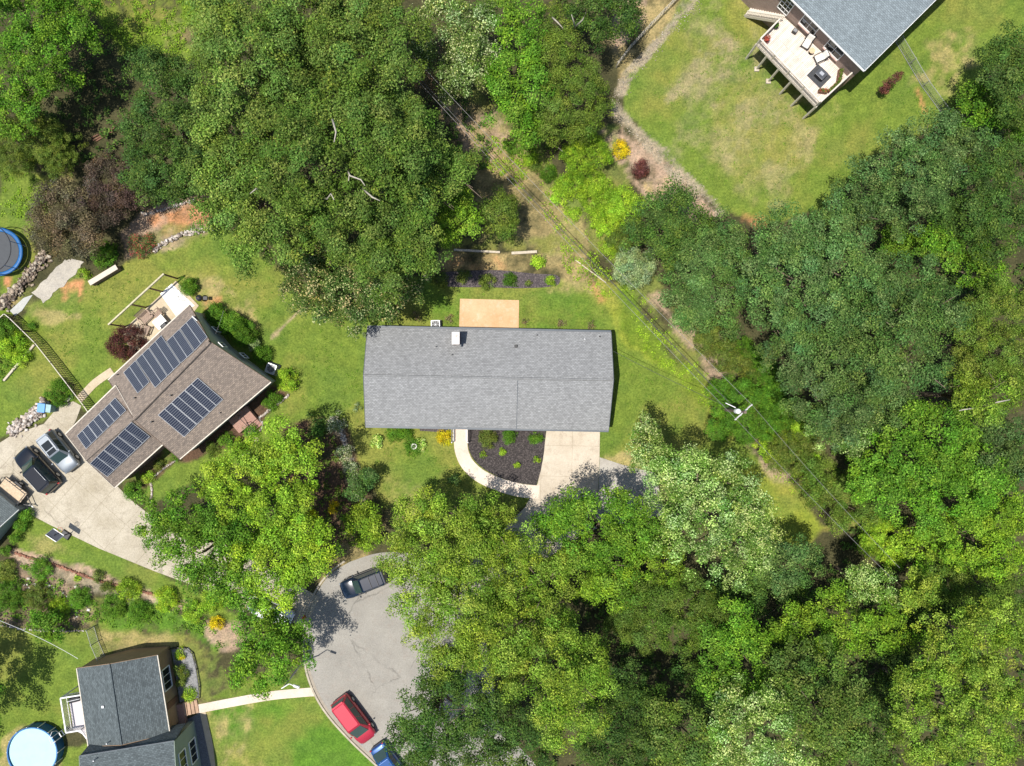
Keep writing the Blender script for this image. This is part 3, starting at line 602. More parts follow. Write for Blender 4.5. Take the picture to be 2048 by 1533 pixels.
def tree(name, label, cat, style, h, lobes, group=None, dens=1.0, bark=None, bare=None):
    """lobes: (px, py, radius px) as they show in the photograph; each takes its own height in the crown"""
    cx = sum(l[0] for l in lobes) / len(lobes); cy = sum(l[1] for l in lobes) / len(lobes)
    spread = max(1, max(math.hypot(l[0] - cx, l[1] - cy) for l in lobes))
    W = []
    for l in lobes:
        r = l[2] * (CH - h) / F
        drop = (math.hypot(l[0] - cx, l[1] - cy) / spread) ** 2 * .16 * h + random.uniform(-.04, .06) * h
        zc = max(.55 * r, h * random.uniform(.86, 1.03) - drop - r * .78)
        p = P(l[0], l[1], zc + r * .35); W.append((p.x, p.y, zc, l[2] * (CH - zc) / F))
    bx = sum(v[0] for v in W) / len(W); by = sum(v[1] for v in W) / len(W)
    o = thing(name, label, cat, (bx, by, 0), group)
    crown("crown", W, style, o, (bx, by, 0), dens)
    woody((bx, by, 0), [(v[0], v[1], v[2]) for v in W], max(.05, .015 * h + .0013 * h * len(W)), bark or BARK, o)
    if bare:
        for pts in bare:
            q = [P(a, b, hh) for a, b, hh in pts]; MB().tube(q, [.09 - .06 * i / max(1, len(q) - 1) for i in range(len(q))], 6).build("bare_limb", PALEBARK, o, smooth=True)
    return o
def shrub(name, label, style, px, py, rpx, h=None, cat="shrub", group=None, zs=.85, dens=1.0):
    r = rpx * (CH - 1) / F; h = h or r * 1.5; zc = max(.1, h - r * zs)
    p = P(px, py, min(h * .5, 1.2)); o = thing(name, label, cat, (p.x, p.y, 0), group)
    lob = [(p.x, p.y, zc, r * .99)]
    if zc > r * .6: lob.append((p.x, p.y, zc * .5, r * .85))
    crown("crown", lob, style, o, (p.x, p.y, 0), dens, zs=zs, low=-.2)
    m = MB()
    for k in range(5):
        t = k * 1.257; m.tube([(p.x + .05 * math.cos(t), p.y + .05 * math.sin(t), -.05), (p.x + r * .5 * math.cos(t), p.y + r * .5 * math.sin(t), zc)], [.025, .01], 5)
    m.build("stem", BARK, o); return o

# ------------------------------------------------------------------ trees
GW = "woodland trees on the right side"; GN = "trees in the upper left grove"; GF = "trees by the cul-de-sac"
T = [
 # upper left
 ("broadleaf_tree", "soft bright green tree in the top left corner", 'bright', 9, [(20, 30, 95), (105, 20, 75), (55, 120, 85), (20, 200, 65), (150, 60, 45)], GN),
 ("broadleaf_tree", "low olive brown tree on the left edge above the dark red plum tree", 'oliveshrub', 5, [(40, 270, 70), (100, 290, 55), (20, 320, 40), (110, 320, 40)], GN),
 ("broadleaf_tree", "dense blue-green tree left of the giant oaks", 'dark', 12, [(300, 130, 50), (345, 135, 55), (310, 195, 75), (280, 250, 60), (350, 270, 80), (300, 310, 70), (370, 340, 55), (285, 350, 45), (390, 200, 60), (330, 375, 35)], GN),
 ("oak_tree", "tall oak at the top left of the grove reaching the upper edge", 'oak', 16, [(430, 30, 70), (480, 60, 80), (560, 20, 80), (450, 120, 70), (520, 130, 85), (440, 190, 60)], GN),
 ("oak_tree", "tall oak at the top middle of the grove beside the cream flowering tree", 'oak', 16, [(640, 40, 80), (720, 20, 75), (790, 50, 65), (620, 120, 75), (700, 120, 85), (790, 120, 60), (770, 190, 70)], GN),
 ("oak_tree", "wide oak in the heart of the grove with bare pale limbs showing", 'oak', 18, [(560, 230, 85), (640, 220, 85), (720, 240, 90), (520, 300, 80), (600, 310, 90), (690, 330, 95), (780, 300, 80), (840, 250, 60), (850, 320, 55), (740, 400, 80), (640, 410, 80)], GN),
 ("oak_tree", "oak on the lower left of the grove above the curved stone wall", 'oak', 14, [(430, 260, 55), (470, 350, 75), (440, 420, 60), (520, 400, 80), (500, 480, 70), (570, 460, 75), (420, 350, 50)], GN),
 ("oak_tree", "oak on the lower right of the grove beside the dirt clearing", 'oak', 14, [(810, 390, 75), (880, 350, 55), (845, 425, 50), (780, 460, 75), (840, 500, 55), (700, 480, 70), (760, 530, 60), (930, 320, 28)], GN),
 ("broadleaf_tree", "dark glossy tree with pale speckled tips between the grove and the grey roof", 'magnolia', 9, [(600, 520, 50), (590, 570, 45), (650, 560, 65), (720, 570, 65), (640, 610, 40), (700, 615, 50), (760, 605, 45), (790, 560, 50), (660, 500, 50), (820, 570, 30)], GN),
 ("flowering_tree", "tree with cream blossom at the top edge beside the grove", 'cream', 9, [(880, 20, 50), (920, 60, 55), (940, 110, 50), (950, 150, 35), (900, 150, 45), (860, 90, 45), (960, 30, 40)], GN),
 ("small_tree", "thin brown twiggy tree between the grove and the overhead wires", 'bare', 6, [(850, 140, 40), (880, 170, 30), (850, 60, 30)], GN),
 ("broadleaf_tree", "vivid green tree right of the cream flowering tree", 'bright', 9, [(1000, 20, 45), (1045, 40, 45), (1050, 100, 50), (1000, 170, 35), (1060, 160, 50), (1020, 220, 40), (1050, 250, 40), (1000, 120, 30)], GN),
 ("broadleaf_tree", "darker mixed green tree at the corner of the upper lawn", 'fine', 8, [(1110, 100, 50), (1150, 150, 55), (1180, 180, 45), (1120, 200, 55), (1150, 240, 45), (1100, 250, 45), (1200, 220, 30), (1110, 40, 40)], GN),
 ("broadleaf_tree", "dark round tree at the top edge beside the long fence", 'dark', 7, [(1165, 15, 50), (1220, 15, 60), (1200, 45, 45), (1255, 10, 35)], GN),
 ("small_tree", "round bright green tree left of the yellow shrub", 'limeshrub', 4, [(1180, 290, 44), (1160, 310, 38), (1195, 315, 30)], None),
 ("small_tree", "yellow-green tree at the edge of the oaks above the back yard", 'lime', 9, [(930, 400, 30), (900, 430, 34), (935, 445, 30), (900, 465, 24)], None),
 ("small_tree", "round soft green tree standing alone in the back yard clearing", 'fine', 5.5, [(1005, 410, 34), (1000, 440, 38), (1015, 455, 28), (985, 425, 28), (1005, 430, 36)], None),
 ("plum_tree", "wide dusky purple plum tree beside the trampoline", 'plum', 5.5, [(100, 390, 45), (150, 400, 45), (90, 440, 40), (140, 450, 50), (110, 480, 38), (185, 440, 35), (170, 480, 30)], "purple leaved plum trees"),
 ("plum_tree", "darker purple plum tree behind the yellow shrub", 'darkplum', 5.5, [(200, 340, 40), (240, 350, 38), (190, 390, 40), (230, 400, 35), (270, 385, 30), (215, 425, 28)], "purple leaved plum trees"),
 # centre right
 ("broadleaf_tree", "round dark olive tree at the lower corner of the upper lawn", 'dark', 7, [(1355, 420, 55), (1330, 460, 50), (1390, 450, 45), (1350, 490, 50), (1320, 420, 38), (1270, 470, 30)], None),
 ("broadleaf_tree", "blue-green tree between the olive tree and the woodland", 'bluish', 9, [(1450, 470, 50), (1400, 520, 55), (1470, 520, 55), (1360, 560, 45), (1430, 570, 55), (1390, 610, 45), (1450, 620, 50), (1490, 570, 40), (1370, 640, 25)], GW),
 ("broadleaf_tree", "great blue-green tree at the upper left of the woodland", 'bluish', 15, [(1580, 470, 60), (1640, 470, 65), (1560, 530, 60), (1630, 550, 80), (1700, 530, 70), (1560, 610, 65), (1640, 630, 75), (1720, 600, 60), (1530, 480, 40)], GW),
 ("broadleaf_tree", "great blue-green tree in the middle of the woodland", 'bluish', 16, [(1780, 570, 65), (1850, 570, 60), (1890, 620, 50), (1770, 640, 70), (1840, 670, 65), (1700, 690, 75), (1780, 730, 75), (1860, 740, 45)], GW),
 ("broadleaf_tree", "green tree with silvery white lower leaves in the woodland", 'bluish', 13, [(1590, 700, 65), (1630, 770, 70), (1700, 780, 75), (1780, 810, 65), (1560, 660, 45), (1680, 840, 60)], GW),
 ("flowering_tree", "white leafed tree below the great woodland trees", 'silver', 9, [(1655, 870, 35), (1720, 870, 38), (1780, 830, 30), (1690, 850, 30)], GW),
 ("broadleaf_tree", "dark green tree at the right edge of the upper lawn", 'bluish', 12, [(1720, 390, 55), (1760, 340, 50), (1830, 290, 60), (1880, 260, 45), (1900, 310, 60), (1850, 370, 70), (1780, 420, 65), (1710, 440, 45), (1950, 290, 45)], GW),
 ("broadleaf_tree", "dark tree on the right edge beside the upper lawn", 'dark', 9, [(2020, 90, 45), (2030, 140, 55), (1995, 130, 40), (2040, 190, 55)], GW),
 ("small_tree", "bright green bushy tree on the right edge below the dark tree", 'bright', 6, [(1960, 200, 40), (2000, 220, 45), (1940, 240, 35), (2040, 250, 45), (1985, 180, 30)], GW),
 ("broadleaf_tree", "shadowed dark tree at the right edge level with the great trees", 'dark', 10, [(1980, 350, 55), (2030, 320, 60), (1960, 420, 60), (2030, 420, 60), (1900, 440, 50), (1990, 480, 60)], GW),
 ("broadleaf_tree", "yellowish tree behind the great trees near the right edge", 'bright', 8, [(1900, 500, 50), (1960, 530, 50), (1850, 490, 40), (1990, 570, 45), (1800, 480, 40)], GW),
 ("broadleaf_tree", "finely textured dark olive tree at the right edge", 'fine', 11, [(1960, 640, 60), (2020, 620, 70), (1970, 710, 65), (2030, 710, 60), (1940, 750, 45)], GW),
 ("broadleaf_tree", "pale yellow tree with bare limbs at the right edge", 'yellow', 12, [(1925, 770, 28), (1935, 805, 28), (1990, 790, 38), (2030, 780, 34), (1980, 820, 30)], GW),
 ("broadleaf_tree", "mid green tree right of the great woodland trees", 'bright', 11, [(1850, 860, 55), (1900, 880, 65), (1880, 940, 65), (1820, 930, 55), (1950, 930, 55), (1840, 830, 35)], GW),
 ("broadleaf_tree", "tree in the woodland right of the wires above the yellow thicket", 'bright', 10, [(1780, 920, 50), (1730, 930, 45), (1930, 990, 60), (1980, 960, 55), (1870, 1010, 60), (1800, 990, 55), (1740, 980, 40)], GW),
 ("broadleaf_tree", "blue-green tree at the right edge below the pale yellow tree", 'bluish', 10, [(2010, 870, 55), (2040, 930, 55), (1990, 910, 40)], GW),
 ("broadleaf_tree", "broad bright olive tree at the right edge", 'lime', 7, [(1960, 1060, 60), (2020, 1040, 55), (1900, 1080, 60), (1980, 1120, 60), (2030, 1110, 50), (1850, 1090, 45)], GW),
 ("broadleaf_tree", "dark low tree at the right edge above the large yellow-green tree", 'fine', 6, [(1960, 1180, 55), (2020, 1190, 60), (1900, 1160, 45), (1860, 1130, 40)], GW),
 ("small_tree", "small dark tree beside the wires where they enter the woodland", 'fine', 5, [(1640, 950, 40), (1690, 980, 40), (1640, 990, 35), (1730, 1030, 35), (1680, 1040, 30)], GW),
 ("small_tree", "sunlit thicket tree under the lower end of the wires", 'limeshrub', 4, [(1770, 1070, 40), (1790, 1110, 30), (1740, 1090, 25)], GW),
 ("small_tree", "bushy green tree around the utility pole", 'shrub', 5.5, [(1450, 780, 34), (1490, 790, 38), (1540, 800, 36), (1450, 830, 34), (1500, 850, 42), (1540, 850, 34), (1440, 860, 26)], None),
 ("small_tree", "dark green bushy tree between the wires and the great woodland trees", 'oliveshrub', 4.5, [(1410, 680, 28), (1450, 710, 34), (1490, 730, 30), (1430, 650, 24), (1520, 760, 28)], None),
 ("small_tree", "mid green bush between the great woodland trees and the wires near the pole", 'shrub', 4.5, [(1475, 700, 34), (1510, 720, 34), (1550, 790, 34), (1580, 830, 34), (1545, 750, 28)], None),
 ("small_tree", "yellow tinged bush right of the utility pole along the wires", 'limeshrub', 3.2, [(1590, 860, 30), (1545, 900, 28), (1620, 930, 26), (1530, 880, 22)], None),
 ("small_tree", "low olive thicket tree at the foot of the white leafed tree", 'oliveshrub', 4, [(1570, 890, 34), (1600, 920, 34), (1560, 920, 28), (1620, 880, 28)], None),
 # lower right
 ("conifer_tree", "dark blue-green tree below the silvery tree", 'bluish', 9, [(1540, 1120, 45), (1590, 1130, 45), (1560, 1160, 40), (1620, 1110, 26)], GW),
 ("maple_tree", "large silvery white-green tree at the end of the driveway lawn", 'silver', 14, [(1400, 950, 50), (1460, 960, 55), (1500, 1010, 55), (1360, 1000, 55), (1430, 1030, 70), (1500, 1080, 55), (1370, 1070, 60), (1450, 1120, 60), (1520, 1120, 35), (1330, 950, 40)], GF),
 ("maple_tree", "slim pale tree rising beside the front lawn and driveway", 'silver', 10, [(1292, 850, 20), (1300, 885, 32), (1320, 910, 30), (1285, 915, 28), (1330, 940, 30)], GF),
 ("broadleaf_tree", "bright green tree overhanging the foot of the driveway", 'bright', 11, [(1150, 1020, 45), (1110, 1050, 45), (1200, 1050, 60), (1160, 1090, 60), (1260, 1020, 50), (1250, 1100, 60), (1300, 1080, 50), (1230, 1150, 50)], GF),
 ("broadleaf_tree", "green yellow-tipped tree between the silvery tree and the woodland", 'lime', 11, [(1290, 1150, 55), (1240, 1190, 50), (1330, 1130, 45), (1180, 1170, 40)], GF),
 ("broadleaf_tree", "yellow-green tree at the top left beside the front lawn edge", 'yellow', 9, [(840, 1020, 45), (880, 1022, 32), (810, 1060, 50), (880, 1065, 58), (940, 1045, 46), (990, 1035, 40), (960, 1080, 55), (1010, 1075, 40)], GF),
 ("broadleaf_tree", "broad yellow-green tree overhanging the navy car", 'yellow', 12, [(800, 1125, 50), (840, 1130, 60), (900, 1130, 75), (980, 1130, 75), (835, 1200, 50), (880, 1210, 70), (950, 1210, 80), (1030, 1190, 70), (860, 1270, 50), (910, 1280, 50), (1050, 1110, 50)], GF),
 ("broadleaf_tree", "yellow-green tree leaning over the right side of the cul-de-sac", 'yellow', 13, [(960, 1290, 60), (885, 1170, 50), (890, 1320, 38), (1030, 1280, 70), (1020, 1350, 60), (1100, 1240, 60), (1110, 1160, 55), (920, 1310, 35), (1140, 1130, 40)], GF),
 ("pine_tree", "bright yellow-green pine between the cul-de-sac and the dark gap", 'yellow', 15, [(1130, 1290, 50), (1180, 1320, 50), (1120, 1350, 55), (1170, 1380, 50), (1100, 1420, 50), (1160, 1430, 50), (1190, 1350, 40), (1110, 1480, 35)], GF),
 ("broadleaf_tree", "finely leaved green tree above the dark gap in the lower woodland", 'fine', 11, [(1270, 1210, 50), (1330, 1200, 55), (1390, 1200, 45), (1300, 1260, 50), (1360, 1260, 50), (1250, 1250, 40), (1420, 1250, 40)], GW),
 ("broadleaf_tree", "dark green tree overhanging the blue car", 'dark', 12, [(860, 1370, 40), (830, 1430, 40), (890, 1410, 55), (820, 1480, 50), (890, 1480, 65), (950, 1430, 55), (850, 1520, 50), (815, 1515, 40), (910, 1360, 40)], GF),
 ("broadleaf_tree", "dark green tree on the bottom edge right of the blue car", 'dark', 11, [(980, 1480, 60), (1040, 1440, 55), (1050, 1510, 60), (960, 1530, 50), (1010, 1400, 45)], GF),
 ("broadleaf_tree", "dark mid green tree on the bottom edge left of centre woodland", 'dark', 10, [(1240, 1380, 50), (1290, 1400, 50), (1220, 1450, 55), (1280, 1470, 60), (1200, 1510, 55), (1280, 1530, 50)], GW),
 ("broadleaf_tree", "pale tipped tree on the bottom edge below the dark gap", 'oak', 11, [(1340, 1440, 45), (1370, 1490, 55), (1430, 1510, 50), (1330, 1530, 45)], GW),
 ("broadleaf_tree", "mid green tree in the middle of the lower woodland", 'bright', 12, [(1440, 1290, 45), (1490, 1310, 60), (1440, 1360, 50), (1510, 1370, 60), (1480, 1250, 45)], GW),
 ("broadleaf_tree", "silvery topped tree on the bottom edge of the woodland", 'silver', 14, [(1480, 1430, 60), (1550, 1430, 65), (1520, 1500, 65), (1600, 1490, 60), (1450, 1490, 45)], GW),
 ("broadleaf_tree", "large green tree with pale tops left of the yellow woodland giant", 'oak', 14, [(1600, 1350, 60), (1660, 1360, 65), (1640, 1430, 65), (1710, 1420, 60), (1690, 1490, 65), (1760, 1500, 50), (1580, 1400, 45)], GW),
 ("broadleaf_tree", "yellow-green tree stretched across the middle of the woodland", 'lime', 10, [(1590, 1240, 40), (1650, 1220, 50), (1700, 1260, 55), (1770, 1250, 50), (1650, 1280, 45), (1800, 1270, 35), (1560, 1270, 30)], GW),
 ("small_tree", "slim silvery sapling between yellow-green and pale yellow trees", 'silver', 9, [(1730, 1150, 28), (1760, 1180, 30), (1720, 1190, 30), (1790, 1200, 26)], GW),
 ("small_tree", "pale yellow tree with a small fan shaped crown in the woodland", 'yellow', 10, [(1840, 1170, 32), (1860, 1190, 30), (1830, 1200, 24)], GW),
 ("broadleaf_tree", "yellow-green woodland giant in its upper part near the right edge", 'yellow', 13, [(1930, 1270, 60), (1990, 1250, 60), (2040, 1290, 55), (1970, 1320, 65), (1900, 1320, 50), (1880, 1270, 35)], GW),
 ("broadleaf_tree", "large yellow-green giant in the bottom right corner", 'yellow', 14, [(1850, 1380, 60), (1920, 1400, 75), (2000, 1390, 70), (1850, 1460, 65), (1930, 1480, 75), (2010, 1480, 70), (1840, 1520, 40)], GW),
 ("broadleaf_tree", "dark understorey tree in the gap of the lower woodland", 'dark', 5, [(1420, 1420, 50), (1390, 1350, 45), (1440, 1200, 40), (1500, 1200, 45), (1550, 1300, 40), (1600, 1190, 40)], GW),
 ("broadleaf_tree", "dark understorey tree in front of the yellow giants", 'dark', 5, [(1800, 1320, 50), (1860, 1250, 40), (1770, 1380, 45), (1780, 1440, 40), (1900, 1220, 35)], GW),
 # lower left
 ("maple_tree", "bright green maple in front of the solar panel house", 'lime', 10, [(560, 880, 45), (590, 920, 40), (520, 920, 50), (560, 960, 55), (470, 950, 50), (430, 960, 45), (510, 1000, 60), (600, 990, 35), (450, 1020, 50)], GF),
 ("maple_tree", "bright green maple beside the neighbour driveway", 'bright', 10, [(300, 1040, 40), (350, 1020, 45), (400, 1050, 60), (340, 1090, 50), (420, 1110, 60), (390, 1170, 45), (470, 1080, 50), (440, 1170, 45), (320, 1060, 40), (385, 1115, 55), (455, 1150, 50), (480, 1190, 40)], GF),
 ("maple_tree", "bright green maple at the left edge of the cul-de-sac", 'lime', 9.5, [(550, 1070, 60), (520, 1130, 60), (600, 1080, 50), (640, 1110, 40), (590, 1150, 55), (540, 1190, 45), (490, 1140, 45), (640, 1060, 28)], GF),
 ("maple_tree", "green tree beside the white street lamp", 'bright', 9, [(520, 1220, 40), (500, 1260, 40), (560, 1270, 50), (500, 1310, 45), (550, 1320, 50), (480, 1350, 30), (580, 1310, 32), (520, 1370, 24)], GF),
 ("small_tree", "small lime green tree at the edge of the front lawn and cul-de-sac", 'lime', 4.5, [(735, 1030, 30), (710, 1050, 25), (745, 1055, 25), (730, 1085, 20)], GF),
 ("small_tree", "small blue-green tree beside the rock edged bed", 'bluish', 3.2, [(720, 965, 24), (705, 985, 20), (735, 950, 16)], None),
 ("small_tree", "light green sapling above the swimming pool yard", 'bright', 3, [(90, 1255, 26), (75, 1240, 18), (105, 1270, 16)], None),
 # beyond the frame: their shadow and the forest edge
 ("broadleaf_tree", "tree past the left edge shading the pool yard", 'bright', 9, [(-120, 1400, 90), (-190, 1470, 90), (-160, 1330, 80)], None),
]
for t in T:
    nm, lab, sty, h, lobes, gr = t
    bare = None
    if lab.startswith("wide oak"):
        bare = [[(640, 395, 13), (655, 398, 15), (662, 388, 16), (668, 400, 16.5)], [(695, 340, 14), (700, 352, 16), (722, 360, 16.5), (730, 372, 16.5)], [(700, 340, 14), (697, 362, 16)],
                [(665, 240, 16), (672, 265, 17), (668, 285, 17)], [(520, 380, 12), (512, 378, 15), (500, 388, 15)], [(725, 378, 14), (745, 395, 16), (760, 402, 16)]]
    if lab.startswith("pale yellow tree with bare"):
        bare = [[(1990, 840, 8), (1960, 815, 10), (1925, 820, 11), (1918, 822, 11)], [(1960, 815, 10), (1995, 805, 12), (2020, 800, 12)]]
    if lab.startswith("darker mixed green"):
        bare = [[(1150, 60, 5), (1148, 45, 7), (1143, 30, 8)], [(1150, 55, 6), (1165, 40, 7.5), (1172, 25, 8)], [(1105, 36, 6), (1115, 45, 6.5), (1126, 57, 6.5)]]
    tree(nm, lab, "tree", sty, h, lobes, gr, bare=bare)

